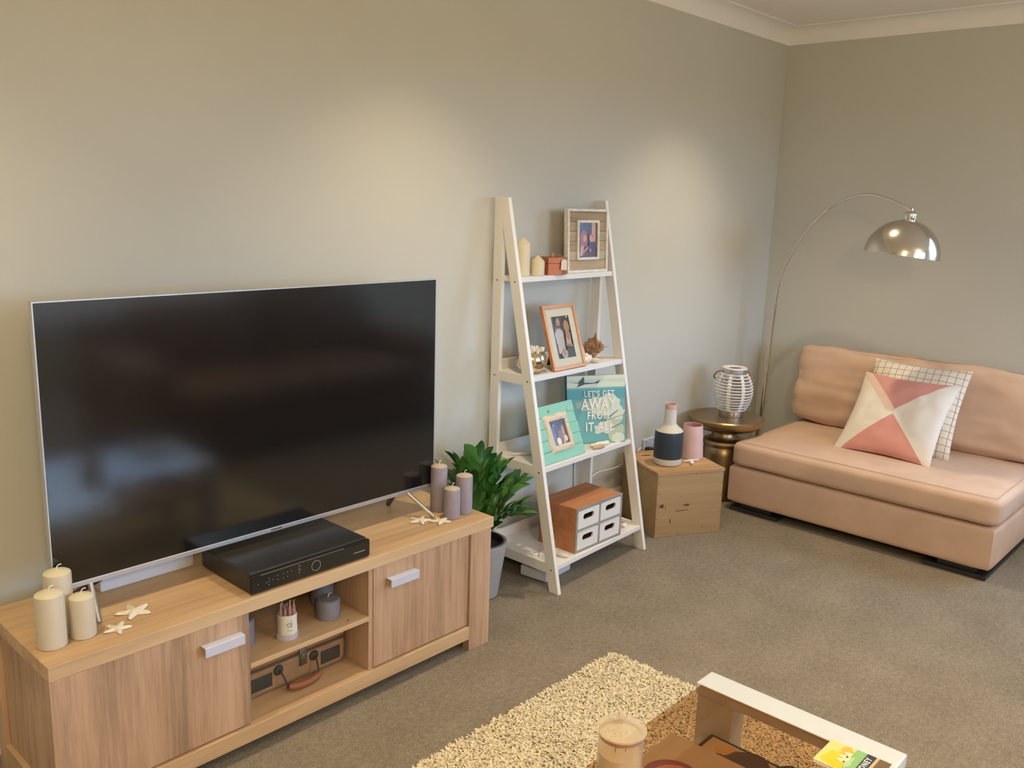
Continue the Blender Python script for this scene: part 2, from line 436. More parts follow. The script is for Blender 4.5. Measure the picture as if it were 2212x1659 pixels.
def window(name, axis, at, a0, a1, z0, z1):
    r = bpy.data.objects.new(name, None); COL.objects.link(r); struct(r)
    def bb(nm, m, p0, p1, q0, q1, t0, t1):
        if axis == 'x': return box(nm, m, r, at+t0, at+t1, p0, p1, q0, q1, .002)
        return box(nm, m, r, p0, p1, at-t1, at-t0, q0, q1, .002)
    w = .05; mid = (a0+a1)/2
    bb('window_frame', 'white_paint', a0, a0+w, z0, z1, .02, .08); bb('window_frame', 'white_paint', a1-w, a1, z0, z1, .02, .08)
    bb('window_frame', 'white_paint', a0+w, a1-w, z0, z0+w, .02, .08); bb('window_frame', 'white_paint', a0+w, a1-w, z1-w, z1, .02, .08)
    bb('mullion', 'white_paint', mid-.025, mid+.025, z0+w, z1-w, .025, .075)
    bb('pane', 'window_glass', a0+w, mid-.025, z0+w, z1-w, .047, .053); bb('pane', 'window_glass', mid+.025, a1-w, z0+w, z1-w, .047, .053)
    bb('window_sill', 'white_paint', a0-.03, a1+.03, z0-.03, z0, -.06, .02)
window('window_1', 'y', YF, 1.6, 4.1, .50, 2.15)
window('window_2', 'x', XR, -.60, .70, .90, 2.10)
CV = .085
cove = [(0, 0), (.004, .004)] + [(CV-(CV-.004)*math.cos(t)-.0, .004+(CV-.008)*math.sin(t)) for t in [PI/2*k/8 for k in range(1, 8)]] + [(CV-.004, CV-.004), (CV, CV)]
def cornice(name, mode):
    bm = bmesh.new(); z0 = ZC-CV
    P = [(.0, .0), (.006, .0)] + [(.006+(CV-.012)*(1-math.cos(PI/2*k/9)), .006+(CV-.012)*math.sin(PI/2*k/9)) for k in range(10)] + [(CV, CV-.006), (CV, CV), (0, CV)]
    if mode == 'b': addprism(bm, P, lambda p: (XL, YB-p[0], z0+p[1]), lambda p: (XR-p[0], YB-p[0], z0+p[1]))
    elif mode == 'r': addprism(bm, P, lambda p: (XR-p[0], YF, z0+p[1]), lambda p: (XR-p[0], YB-p[0], z0+p[1]))
    elif mode == 'l': addprism(bm, P, lambda p: (XL+p[0], YF, z0+p[1]), lambda p: (XL+p[0], YB-p[0], z0+p[1]))
    return struct(obj(name, bm, 'trim_paint', None, 30))
cornice('trim_1', 'b'); cornice('trim_2', 'r'); cornice('trim_3', 'l')
def skirting(name, mode):
    bm = bmesh.new(); P = [(0, 0), (.014, 0), (.014, .105), (.010, .122), (.004, .13), (0, .13)]
    if mode == 'b': addprism(bm, P, lambda p: (XL, YB-p[0], p[1]), lambda p: (XR-p[0], YB-p[0], p[1]))
    elif mode == 'r': addprism(bm, P, lambda p: (XR-p[0], YF, p[1]), lambda p: (XR-p[0], YB-p[0], p[1]))
    else: addprism(bm, P, lambda p: (XL+p[0], YF, p[1]), lambda p: (XL+p[0], YB-p[0], p[1]))
    return struct(obj(name, bm, 'trim_paint', None, 30))
skirting('baseboard_back', 'b'); skirting('baseboard_right', 'r'); skirting('baseboard_left', 'l')

# ------------------------------------------------------------------ television unit
def tv_unit():
    X0, Y0 = .6415, 1.946
    t = thing('tv_unit', 'long light oak television unit with two doors and open middle shelves', 'tv unit', (X0, Y0, 0))
    L, D, H = 1.4215, .392, .4535
    box('top', 'oak_x', t, 0, L, 0, D, .417, H, .002)
    for nm, xa, xb, inner in (('l', 0.0, .1025, 1), ('r', 1.316, 1.410, -1)):
        box('post', 'oak_z', t, xa, xb, 0, .03, 0, .417, .0015)
        box('post', 'oak_z', t, xa, xb, D-.05, D-.005, 0, .417, .0015)
        o0, o1 = (xa+.012, xa+.03) if inner > 0 else (xb-.03, xb-.012)
        box('end_panel', 'oak_z', t, o0, o1, .03, D-.05, .10, .417, .001)
        e0, e1 = (xa, xa+.03) if inner > 0 else (xb-.03, xb)
        box('end_rail', 'oak_y', t, e0, e1, .03, D-.05, .045, .1, .0015)
    box('bottom_rail', 'oak_x', t, .1025, 1.316, 0, .022, .043, .088, .0015)
    box('bottom_board', 'oak_x', t, .03, 1.38, .022, D-.02, .072, .088, .001)
    box('divider', 'oak_z', t, .487, .503, .018, D-.02, .088, .417, .001)
    box('divider', 'oak_z', t, .900, .916, .012, D-.02, .088, .417, .001)
    box('shelf', 'oak_x', t, .503, .900, .008, D-.02, .2515, .2655, .001)
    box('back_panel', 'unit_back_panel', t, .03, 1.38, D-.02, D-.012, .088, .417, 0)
    for xa, xb, hx in ((.1045, .5015, .363), (.9165, 1.3135, .964)):
        d = box('door', 'oak_z', t, xa, xb, .008, .026, .094, .4145, .0015)
        bm = bmesh.new(); addbox(bm, hx, hx+.111, -.018, -.0145, .345, .371, .0008); addbox(bm, hx, hx+.111, -.0145, .0085, .3675, .371, .0006)
        obj('handle', bm, 'satin_aluminium', d, 18)
    box('knot', 'dark_stain', t, .836, .843, .03, .035, .2654, .2658, 0)
tv_unit()

# ------------------------------------------------------------------ television
def television():
    x0, x1, y, zb, zt = .733, 1.9645, 2.14, .535, 1.239
    t = thing('television', 'large flat screen television with black screen and thin silver edge', 'television', ((x0+x1)/2, y, .4535))
    hw = (x1-x0)/2; b, tp = zb-.4535, zt-.4535
    box('screen', 'tv_screen', t, -hw+.003, hw-.003, 0, .012, b+.013, tp-.003, .0008)
    bz = bmesh.new()
    addbox(bz, -hw, hw, -.001, .02, b, b+.013, .001); addbox(bz, -hw, -hw+.003, .0, .02, b+.013, tp-.003)
    addbox(bz, hw-.003, hw, .0, .02, b+.013, tp-.003); addbox(bz, -hw, hw, .0, .02, tp-.003, tp)
    bezel = obj('bezel', bz, 'silver_bezel', t, 18)
    bm = bmesh.new()
    for k in range(7): addbox(bm, -.018+k*.0052, -.0145+k*.0052, -.0013, -.0009, b+.004, b+.009)
    obj('maker_mark', bm, 'dark_metal', bezel, 0)
    bm = bmesh.new(); addbox(bm, -hw+.02, hw-.02, .02, .03, b+.02, tp-.02); addbox(bm, -.42, .42, .03, .055, b+.03, b+.42, .01)
    obj('back_shell', bm, 'black_plastic', t)
    for s, fx, tx, bx in ((1, .555, .500, .53), (-1, -.541, -.527, -.53)):
        tube('leg', 'brushed_steel', t, [(fx, -.068, .006), (tx, .008, b+.003)], .0065, 8)
        tube('leg', 'dark_metal', t, [(fx-.03*s if s > 0 else fx+.02, .13, .006), (tx-.04*s, .02, b+.003)], .009, 8)
television()

# ------------------------------------------------------------------ set-top box and the white box
def dvr():
    x0, y0 = 1.152, 1.957
    t = thing('video_recorder', 'flat black video recorder box with a ring on its glossy front', 'recorder', (x0, y0, .4535))
    L, D, H = .396, .262, .06
    box('casing', 'black_plastic', t, .003, L-.003, .012, D, .004, H, .006, 3)
    f = box('front_panel', 'black_gloss', t, 0, L, 0, .013, .003, H-.003, .006, 3)
    bm = bmesh.new(); addbox(bm, .04, .36, .016, .24, 0, .005); obj('foot_pad', bm, 'black_plastic', t)
    bm = bmesh.new()
    addtube(bm, [(.205+.0145*math.cos(2*PI*k/40), -.0006, .029+.0145*math.sin(2*PI*k/40)) for k in range(40)], .0007, 6, True)
    obj('ring_mark', bm, 'lettering_dim', f)
    bm = bmesh.new(); rr = random.Random(3)
    for (a, z) in ((.022, .028), (.048, .026), (.056, .028), (.066, .03), (.055, .037), (.055, .018), (.082, .036), (.083, .024), (.1, .036), (.1, .024), (.112, .037), (.112, .025), (.125, .037)):
        addbox(bm, a-.0012, a+.0012, -.0006, .0, z-.0008, z+.0008)
    for k, z in enumerate((.044, .037, .031, .024)): addbox(bm, .147, .155-(k % 2)*.003, -.0006, 0, z-.0006, z+.0006)
    for k in range(7): addbox(bm, .335+k*.006, .3395+k*.006, -.0006, 0, .026, .0285)
    obj('indicator', bm, 'lettering_dim', f, 0)['kind'] = 'stuff'
    tube('trim_line', 'chrome', f, [(.03, -.0006, .0525), (.30, -.0006, .0525)], .0008, 6)
dvr()
def white_box():
    t = thing('white_box', 'low white box lying behind the television beside the recorder', 'box', (.884, 2.245, .4535))
    box('body', 'white_plastic', t, 0, .262, 0, .06, 0, .058, .004, 3)
    box('lid_seam', 'paper_grey', t, .001, .261, -.0004, .0004, .050, .0508, 0)
white_box()

# ------------------------------------------------------------------ candles and starfish
def candle(loc, r, h, label, mats, group, tip=.008, lean=.006, wick=True, seg=36):
    t = thing('pillar_candle', label, 'candle', loc, 0, group)
    p = [(0, 0), (r-.002, 0), (r, .002), (r, h-tip-.004), (r-.001, h-tip-.001)]
    lathe('wax', mats[0], t, p+[(r-.003, h-tip), (0, h-tip)], seg)
    lathe('wax_top', mats[1], t, ([(r-.0012, h-tip-.0005), (r-.005, h-tip+.002), (r*.5, h-.003), (.004, h), (0, h)] if tip < .015 else [(r-.0008, h-tip-.0005), (r*.5, h-tip*.48), (.003, h-.001), (0, h)]), seg)
    if wick:
        tube('wick', mats[2], t, arc_smooth([(0, 0, h-.001), (.001, 0, h+.005), (lean, .001, h+.009), (lean*2, .002, h+.008)], 3), .0012, 6)
    return t
U = .4535
g = 'cream candles on the left end of the television unit'; mm = ('cream_wax_pale', 'cream_wax', 'wick')
candle((.731, 2.104, U), .031, .158, 'tall cream pillar candle at the back of the left trio', mm, g)
candle((.690, 2.046, U), .032, .136, 'tall cream pillar candle at the front of the left trio', mm, g)
candle((.760, 2.045, U), .0285, .108, 'short cream pillar candle between two taller cream ones', mm, g)
g = 'mauve candles on the right end of the television unit'; mm = ('mauve_wax', 'mauve_wax_top', 'wick')
candle((1.968, 2.118, U), .0285, .164, 'tallest grey mauve pillar candle, nearest the television', mm, g, .007)
candle((2.018, 2.046, U), .0285, .138, 'medium grey mauve pillar candle nearest the plant', mm, g, .007)
candle((1.954, 2.038, U), .0275, .108, 'shortest grey mauve pillar candle in front of the other two', mm, g, .007)
def starfish(loc, size, label, rz, seed, name='starfish', mat='starfish_white'):
    rr = random.Random(seed); bm = bmesh.new(); n = 5; per = 8
    top = bm.verts.new((0, 0, size*.20)); bot = bm.verts.new((0, 0, size*.05)); R = []; Md = []
    prof = (1, .95, .72, .49, .42, .49, .72, .95)
    for k in range(n*per):
        a = 2*PI*k/(n*per); i = k % per; f = prof[i]
        if i in (1, 2): a -= 2*PI/(n*per)*(.45 if i == 1 else .6)
        if i in (6, 7): a += 2*PI/(n*per)*(.6 if i == 6 else .45)
        q = size*f*(1+rr.uniform(-.05, .05))
        lift = size*.16*max(0, f-.5)**1.2*(1 if (k//per) % 2 == 0 else .4)
        R.append((bm.verts.new((q*math.cos(a), q*math.sin(a), lift+.001)), bm.verts.new((q*.82*math.cos(a), q*.82*math.sin(a), lift+size*.115))))
    m = n*per
    for k in range(m):
        a, b = R[k], R[(k+1) % m]
        bm.faces.new((a[0], b[0], b[1], a[1])); bm.faces.new((a[1], b[1], top)); bm.faces.new((b[0], a[0], bot))
    o = obj(name, bm, mat, None, 30); o.location = loc; o.rotation_euler = (0, 0, rz)
    tag(o, label, 'starfish', 'starfish ornaments on the television unit')
starfish((.897, 2.080, U), .046, 'larger white starfish beside the left television leg', .3, 1)
starfish((.829, 2.022, U), .034, 'smaller white starfish near the front edge, beside the cream candles', .75, 2)
starfish((1.852, 2.082, U), .040, 'white starfish resting against the right television leg', .5, 3)
starfish((1.900, 2.034, U), .038, 'white starfish in front of the mauve candles', .1, 4)

# ------------------------------------------------------------------ things inside the unit
def sachet():
    t = thing('candle_packet', 'cream paper packet of thin rose candles on the unit shelf', 'candle packet', (1.296, 2.012, .2655), -.55)
    bm = bmesh.new(); n = 20
    prof = [(1, .0), (1.02, .02), (.98, .05), (1, .075)]
    rings = [[bm.verts.new((.027*s*math.cos(2*PI*k/n)*(1+.08*math.sin(6*PI*k/n)), .022*s*math.sin(2*PI*k/n), z)) for k in range(n)] for s, z in prof]
    for a, b in zip(rings, rings[1:]):
        for k in range(n): bm.faces.new((a[k], a[(k+1) % n], b[(k+1) % n], b[k]))
    bm.faces.new(rings[0]); obj('paper_sleeve', bm, 'paper', t)
    bm = bmesh.new()
    rings = [[bm.verts.new((.0278*s*math.cos(2*PI*k/n)*(1+.1*math.sin(8*PI*k/n)), .0228*s*math.sin(2*PI*k/n), z)) for k in range(n)] for s, z in [(1.0, .0005), (1.03, .01), (1.025, .018)]]
    for a, b in zip(rings, rings[1:]):
        for k in range(n): bm.faces.new((a[k], a[(k+1) % n], b[(k+1) % n], b[k]))
    obj('torn_base', bm, 'paper_grey', t)
    for (x, y, h) in ((-.017, -.008, .1), (-.006, -.012, .098), (.007, -.011, .106), (.018, -.006, .107), (-.012, .008, .104), (.008, .009, .1), (.0, .0, .095)):
        c = tube('taper_candle', 'candle_rose', t, [(x, y, .004), (x, y, h-.02), (x*1.02, y, h-.006), (x*1.03, y, h)], [.0052, .0052, .0034, .0014], 8)
        tube('wick', 'wick', c, [(x*1.03, y, h-.001), (x*1.03, y, h+.006), (x*1.03+.003, y, h+.010)], .0008, 5)
    bm = bmesh.new(); addtube(bm, [(.006+.006*math.cos(a), -.0238, .048+.006*math.sin(a)) for a in [2*PI*k/16 for k in range(16)]], .0006, 5, True)
    addtube(bm, [(.008, -.0238, .042), (.013, -.0235, .053), (.011, -.0236, .062)], .0006, 5)
    for k in range(5): addbox(bm, -.001+k*.0034, .0012+k*.0034, -.0242, -.0236, .031, .0325)
    obj('printed_mark', bm, 'ink', t, 0)
sachet()
g = 'slate candles inside the television unit'; mm = ('slate_wax', 'slate_wax', 'wick')
candle((1.455, 2.04, .2655), .036, .062, 'short slate grey candle inside the unit, white wick showing', mm, g, .004)
candle((1.498, 2.13, .2655), .036, .115, 'taller slate candle behind the short one inside the unit', mm, g, .004, wick=False)
candle((1.186, 2.06, .2655), .03, .08, 'dark slate candle half hidden by the left door', mm, g, .004, wick=False)
def suitcase():
    t = thing('suitcase', 'small vintage tan suitcase with brown handle on the bottom shelf', 'suitcase', (1.165, 2.055, .0885))
    L, D, H = .365, .235, .128
    box('body', 'case_tan', t, 0, L, 0, D, 0, .082, .012, 3)
    box('lid', 'case_tan', t, 0, L, 0, D, .084, H, .012, 3)
    tube('edge_piping', 'case_metal', t, [(.004, -.0015, .083), (L-.004, -.0015, .083)], .002, 6)
    tube('edge_piping', 'case_metal', t, [(.01, -.001, .009), (L-.02, -.001, .009), (L-.006, -.001, .022), (L-.004, -.001, .08)], .002, 6)
    for xa, xb in ((.02, .105), (.272, .342)):
        bm = bmesh.new(); addbox(bm, xa, xb, -.002, .004, .020, .062, .0018); obj('dark_patch', bm, 'case_dark', t)
    bm = bmesh.new(); addbox(bm, .196, .222, -.004, .003, .045, .1, .002); addbox(bm, .2, .217, -.007, -.003, .06, .085, .0015); obj('latch', bm, 'case_metal', t)
    for x in (.125, .247):
        lathe('handle_rosette', 'case_dark', t, [(0, 0), (.016, 0), (.014, .004), (.006, .006), (0, .006)], 16, loc=(x, -.001, .061), rot=(PI/2, 0, 0))
    h = tube('handle', 'leather_brown', t, arc_smooth([(.132, -.040, .022), (.16, -.044, .016), (.186, -.045, .015), (.212, -.044, .016), (.240, -.040, .022)], 4), [.009]*2+[.0125]*13+[.009]*2, 10)
    for x, s in ((.125, 1), (.247, -1)):
        tube('handle_link', 'case_dark', h, arc_smooth([(x, -.002, .062), (x+.002*s, -.018, .055), (x+.007*s, -.036, .028), (x+.009*s, -.040, .022)], 3), .0026, 6)
suitcase()

# ------------------------------------------------------------------ plant
def plant():
    t = thing('potted_plant', 'green leafy plant in a pale grey pot beside the television unit', 'potted plant', (2.300, 2.245, 0))
    lathe('pot', 'plant_pot', t, [(0, 0), (.072, 0), (.078, .004), (.088, .08), (.105, .20), (.108, .214), (.108, .218), (.098, .218), (.096, .2), (.08, .18)], 48)
    lathe('liner', 'black_liner', t, [(.0975, .215), (.094, .222), (.090, .220), (.086, .19), (.06, .185)], 48)
    lathe('soil', 'soil', t, [(.089, .195), (.05, .202), (0, .204)], 32)
    # one shared leaf mesh
    bm = bmesh.new(); n = 7; L, Wd = .094, .0215; rows = []
    for k in range(n):
        s = k/(n-1); w = Wd*math.sin(PI*min(1, s*.92+.04))**.8*(1-.18*s) if k < n-1 else 0.0005
        z = -.010*(s*2-1)**2
        rows.append([bm.verts.new((L*s, -w, z+.005*(w/Wd))), bm.verts.new((L*s, 0, z)), bm.verts.new((L*s, w, z+.005*(w/Wd)))])
    for a, b in zip(rows, rows[1:]):
        for j in range(2): bm.faces.new((a[j], a[j+1], b[j+1], b[j]))
    me = bpy.data.meshes.new('leaf'); bm.to_mesh(me); bm.free(); me.shade_smooth(); me.materials.append(MATS['leaf'])
    rr = random.Random(12)
    # stalks: direction (azimuth), reach, height
    stalks = [(-2.2, .03, .44), (.2, .03, .40), (-.75, .09, .33), (-.25, .15, .30), (.35, .15, .23), (-1.4, .07, .37),
              (-2.7, .19, .41), (2.6, .14, .38), (1.4, .07, .36), (-.5, .19, .19), (-1.0, .15, .25), (3.1, .10, .42), (.8, .12, .34), (-.1, .08, .38)]
    for az, reach, top in stalks:
        base = Vector((rr.uniform(-.03, .03), rr.uniform(-.03, .03), .195))
        tip = base+Vector((reach*math.cos(az), reach*math.sin(az), top-.075))
        mid = base.lerp(tip, .5)+Vector((-.012*math.cos(az), -.012*math.sin(az), .035))
        pts = arc_smooth([base, mid, tip], 8)
        st = tube('stalk', 'stalk', t, pts, [.006-.0035*i/(len(pts)-1) for i in range(len(pts))], 7)
        m = len(pts)
        for i in range(5, m, 2) if m % 2 == 0 else range(4, m, 2):
            d = (pts[min(i+1, m-1)]-pts[i-1]).normalized()
            side = d.cross(Vector((0, 0, 1)))
            if side.length < .15: side = Vector((math.sin(az), -math.cos(az), 0))
            side.normalize(); nrm = side.cross(d).normalized()
            for sgn in ((-1, 1) if i < m-1 else (0,)):
                ld = (d*.95+side*sgn*.75+nrm*rr.uniform(0, .3)).normalized() if sgn else d
                o = bpy.data.objects.new('leaf', me); COL.objects.link(o); o.parent = st
                xax = ld; yax = nrm.cross(xax).normalized(); zax = xax.cross(yax)
                s = rr.uniform(.82, 1.15)*(1.0 if i < m-2 else .75)
                mt = Matrix((xax*s, yax*s, zax*s)).transposed().to_4x4(); mt.translation = pts[i]
                o.matrix_local = mt
plant()

# ------------------------------------------------------------------ ladder shelf
SH = {1: 1.208, 2: .832, 3: .485, 4: .108}
LX0, LX1 = 2.511, 3.161
def yfront(z, right): return (2.0146+.2182*z) if not right else (2.050+.2060*z)
def ladder():
    t = thing('ladder_shelf', 'white ladder shelf with four tiers standing against the back wall', 'shelf', (LX0, 2.0, 0))
    ox, oy = LX0, 2.0
    for xa, xb, R in ((LX0, LX0+.018, False), (LX1-.018, LX1, True)):
        f0, f1 = yfront(0, R), yfront(1.506, R)
        w = .047; by = 2.366; sl = (f1-f0)/1.506; zj = (by-f0-w)/sl
        prism_x('front_leg', 'white_paint', t, [(f0-oy, 0), (f0+w-oy, 0), (by-oy, zj), (by-oy, 1.506), (f1-oy, 1.506)], xa-ox, xb-ox, .001)
        prism_x('back_leg', 'white_paint', t, [(by+.0005-oy, 0), (2.412-oy, 0), (2.412-oy, 1.506), (by+.0005-oy, 1.506)], xa-ox, xb-ox, .001)
        for k, z in SH.items():
            yy = yfront(z-.03, R)
            if k > 1: r = box('side_rail', 'white_paint', t, xa-ox+.002, xb-ox-.002, yy+w-oy, by-oy, z-.036, z+.004, .001)
            if not R:
                for ys in (yy+.024, 2.389):
                    lathe('screw', 'dark_metal', t, [(0, 0), (.0032, 0), (.0032, .0012), (0, .0016)], 12, loc=(xa-ox+.0004, ys-oy, z-.017), rot=(0, -PI/2, 0))
    for k, z in SH.items():
        a, b = yfront(z, False), yfront(z, True)
        xa, xb = LX0+.018, LX1-.018
        prism_z('shelf_board', 'white_paint', t, [(xa-ox, a+.004-oy), (xb-ox, b+.004-oy), (xb-ox, 2.404-oy), (xa-ox, 2.404-oy)], z-.02, z, .0012)
        if k > 1: box('back_rail', 'white_paint', t, xa-ox, xb-ox, 2.392-oy, 2.404-oy, z, z+.04, .001)
ladder()

# ---- top tier
g = 'cream candles on the top tier'
candle((2.594, 2.335, SH[1]), .030, .148, 'tall cream candle with pointed top on the top ladder tier', ('cream_wax', 'cream_wax', 'wick'), g, .022, wick=False)
candle((2.659, 2.312, SH[1]), .0275, .080, 'short cream candle with pointed top beside the copper box', ('cream_wax', 'cream_wax', 'wick'), g, .022, wick=False)
def copper_box():
    t = thing('copper_box', 'six-sided copper box with lid and paper tag on the top tier', 'box', (2.768, 2.324, SH[1]), .12)
    def hexa(r): return [(r*1.0*math.cos(PI/3*k+.3), r*.86*math.sin(PI/3*k+.3)) for k in range(6)]
    prism_z('body', 'copper', t, hexa(.062), 0, .046, .0007)
    l = prism_z('lid', 'copper', t, hexa(.0635), .047, .070, .0007)
    tube('string', 'twine', l, arc_smooth([(-.005, 0, .076), (-.010, -.03, .080), (-.012, -.055, .071), (-.012, -.0615, .061)], 4), .0012, 6)
    lathe('knot', 'twine', l, [(0, 0), (.005, .002), (.004, .01), (.006, .016), (0, .017)], 10, loc=(-.006, 0, .069))
    o = prism_y('tag', 'paper', t, [(-.013, -.042), (.013, -.042), (.013, -.006), (.008, 0), (-.008, 0), (-.013, -.006)], -.0006, .0006)
    o.location = (-.012, -.060, .064); o.rotation_euler = (-.05, .06, -.45)
copper_box()
def photo_people(parent, x0, x1, z0, z1, y, kind, name='photograph', mat='glossy_print'):
    w, h = x1-x0, z1-z0; X = lambda a: x0+a*w; Z = lambda b: z0+b*h
    def el(a, b, ra, rb, rot=0): return [(X(p[0]), Z(p[1])) for p in ell(a, b, ra, rb, 14, 0, rot)]
    def pg(*pts): return [(X(a), Z(b)) for a, b in pts]
    if kind == 'mother':
        polys = [(S(92, 62, 66), pg((0, 0), (1, 0), (1, 1), (0, 1))), (S(58, 44, 58), pg((0, .45), (.72, .5), (.72, 1), (0, 1))),
                 (S(190, 140, 90), pg((.72, .45), (.92, .45), (.92, 1), (.72, 1))), (S(120, 84, 84), pg((.92, .3), (1, .3), (1, 1), (.92, 1))),
                 (S(84, 60, 68), pg((.0, 0), (1, 0), (1, .28), (0, .2))), (S(160, 82, 62), el(.27, .55, .2, .24)), (S(150, 76, 58), pg((.08, .3), (.45, .3), (.48, .6), (.1, .62))),
                 (S(196, 140, 118), el(.33, .55, .09, .1)), (S(190, 150, 140), pg((.07, .02), (.2, .05), (.3, .3), (.22, .36), (.1, .3))), (S(172, 116, 100), pg((.2, .02), (.3, .12), (.62, .3), (.58, .36), (.25, .2))),
                 (S(60, 50, 86), pg((.5, .18), (.85, .2), (.8, .42), (.55, .44))), (S(176, 92, 62), el(.66, .6, .12, .08)), (S(200, 140, 116), el(.66, .53, .1, .09)), (S(190, 130, 110), el(.62, .2, .06, .06))]
    elif kind == 'couple':
        polys = [(S(50, 40, 34), pg((0, 0), (1, 0), (1, 1), (0, 1))), (S(64, 50, 42), pg((.5, .6), (1, .6), (1, 1), (.5, 1))),
                 (S(206, 190, 186), pg((.12, .12), (.5, .12), (.55, .62), (.42, .72), (.24, .72), (.12, .6))), (S(170, 120, 96), pg((.28, .7), (.42, .7), (.42, .78), (.28, .78))),
                 (S(60, 42, 32), el(.35, .89, .15, .1)), (S(182, 132, 106), el(.35, .85, .12, .11)), (S(88, 60, 46), pg((.27, .77), (.44, .77), (.4, .73), (.31, .73))),
                 (S(186, 140, 96), el(.78, .74, .16, .15)), (S(190, 142, 116), el(.75, .73, .1, .1)), (S(184, 134, 106), pg((.6, .35), (.9, .35), (.92, .58), (.8, .64), (.66, .62))),
                 (S(205, 178, 150), pg((.62, .3), (.9, .28), (.9, .48), (.78, .4), (.64, .5))), (S(184, 130, 104), pg((.56, .28), (.94, .24), (.94, .31), (.58, .34))),
                 (S(190, 178, 172), el(.42, .1, .2, .1)), (S(184, 134, 108), el(.4, .14, .07, .09)), (S(76, 66, 60), pg((.55, 0), (1, 0), (.95, .24), (.58, .24))), (S(220, 220, 214), el(.86, .965, .055, .02))]
    else:
        polys = [(S(74, 58, 50), pg((0, 0), (1, 0), (1, 1), (0, 1))), (S(92, 84, 120), pg((0, 0), (.3, 0), (.2, .9), (0, .9))), (S(120, 84, 66), pg((.3, 0), (.75, 0), (.7, .55), (.45, .6))),
                 (S(160, 124, 88), el(.76, .52, .1, .25)), (S(222, 205, 182), el(.36, .14, .13, .16)), (S(214, 190, 150), el(.84, .2, .1, .13)), (S(196, 140, 96), pg((.62, 0), (.75, 0), (.78, .3), (.66, .3))),
                 (S(58, 44, 40), pg((.1, .8), (1, .8), (1, 1), (.1, 1))), (S(110, 106, 150), el(.22, .82, .1, .05))]
    return flat(name, parent, polys, mat, y)
def rails(parent, mat, x0, x1, z0, z1, w, y0, y1, bev=.001, name='frame_rail'):
    box(name, mat, parent, x0, x1, y0, y1, z0, z0+w, bev); box(name, mat, parent, x0, x1, y0, y1, z1-w, z1, bev)
    box(name, mat, parent, x0, x0+w, y0, y1, z0+w, z1-w, bev); box(name, mat, parent, x1-w, x1, y0, y1, z0+w, z1-w, bev)
def rustic_frame():
    t = thing('picture_frame', 'whitewashed plank picture frame with small photo on the top tier', 'picture frame', (2.990, 2.316, SH[1]+.0005), (-.05, 0, -.03))
    w, h = .262, .262
    rails(t, 'distressed_white', -w/2, w/2, 0, h, .011, 0, .022)
    bx = bmesh.new(); addbox(bx, -w/2+.011, w/2-.011, .0185, .0215, .011, h-.011); obj('backing', bx, 'weathered_board', t)
    n = 6; z = .0115; hh = (h-.023)/n
    for k in range(n): box('plank', 'weathered_board', t, -w/2+.0115, w/2-.0115, .006+.0008*(k % 2), .018, z+k*hh, z+(k+1)*hh-.0012, .0008)
    rails(t, 'distressed_white', -.071, .071, .052, .216, .011, -.002, .0058, .001, 'inner_rail')
    photo_people(t, -.060, .060, .063, .205, .0055, 'mother')
rustic_frame()

# ---- second tier
def copper_frame():
    t = thing('picture_frame', 'leaning copper picture frame with photo of two people, second tier', 'picture frame', (2.779, 2.216, SH[2]+.003), (-.31, 0, .03))
    w, h = .210, .266
    rails(t, 'copper_wood', -w/2, w/2, 0, h, .014, 0, .016)
    bm = bmesh.new(); m = (-w/2+.014, w/2-.014, .014, h-.014); q = (-.057, .057, .046, .218)
    for b in ((m[0], m[1], m[2], q[2]), (m[0], m[1], q[3], m[3]), (m[0], q[0], q[2], q[3]), (q[1], m[1], q[2], q[3])): addbox(bm, b[0], b[1], .005, .007, b[2], b[3])
    obj('mount', bm, 'mount_board', t, 0)
    photo_people(t, -.0575, .0575, .0455, .2185, .0085, 'couple')
    bm = bmesh.new(); addbox(bm, -w/2+.006, w/2-.006, .0125, .0155, .006, h-.006); obj('backing', bm, 'black_plastic', t)
    box('glass', 'clear_glass', t, -w/2+.012, w/2-.012, .003, .004, .012, h-.012, 0)
    prism_x('easel', 'black_plastic', t, [(.016, .17), (.018, .17), (.098, .034), (.094, .032)], -.03, .03)
copper_frame()
def votive():
    t = thing('votive_bowl', 'round mercury glass votive bowl topped with white coral, second tier', 'bowl', (2.597, 2.272, SH[2]))
    lathe('bowl', 'mercury_glass', t, [(0, 0), (.032, 0), (.040, .003), (.055, .022), (.062, .048), (.057, .074), (.047, .088), (.045, .088), (.054, .074), (.059, .048), (.052, .023), (.035, .006), (0, .005)], 40)
    rr = random.Random(4); bm = bmesh.new()
    for k in range(26):
        a = rr.uniform(0, 2*PI); r = .046*math.sqrt(rr.random()); b = Vector((r*math.cos(a), r*math.sin(a), .078))
        e = b+Vector((.012*math.cos(a)*rr.random(), .012*math.sin(a)*rr.random(), rr.uniform(.02, .034)))
        addtube(bm, [b, b.lerp(e, .6), e], [.007, .006, .003], 6)
    obj('coral', bm, 'shell_white', t)
votive()
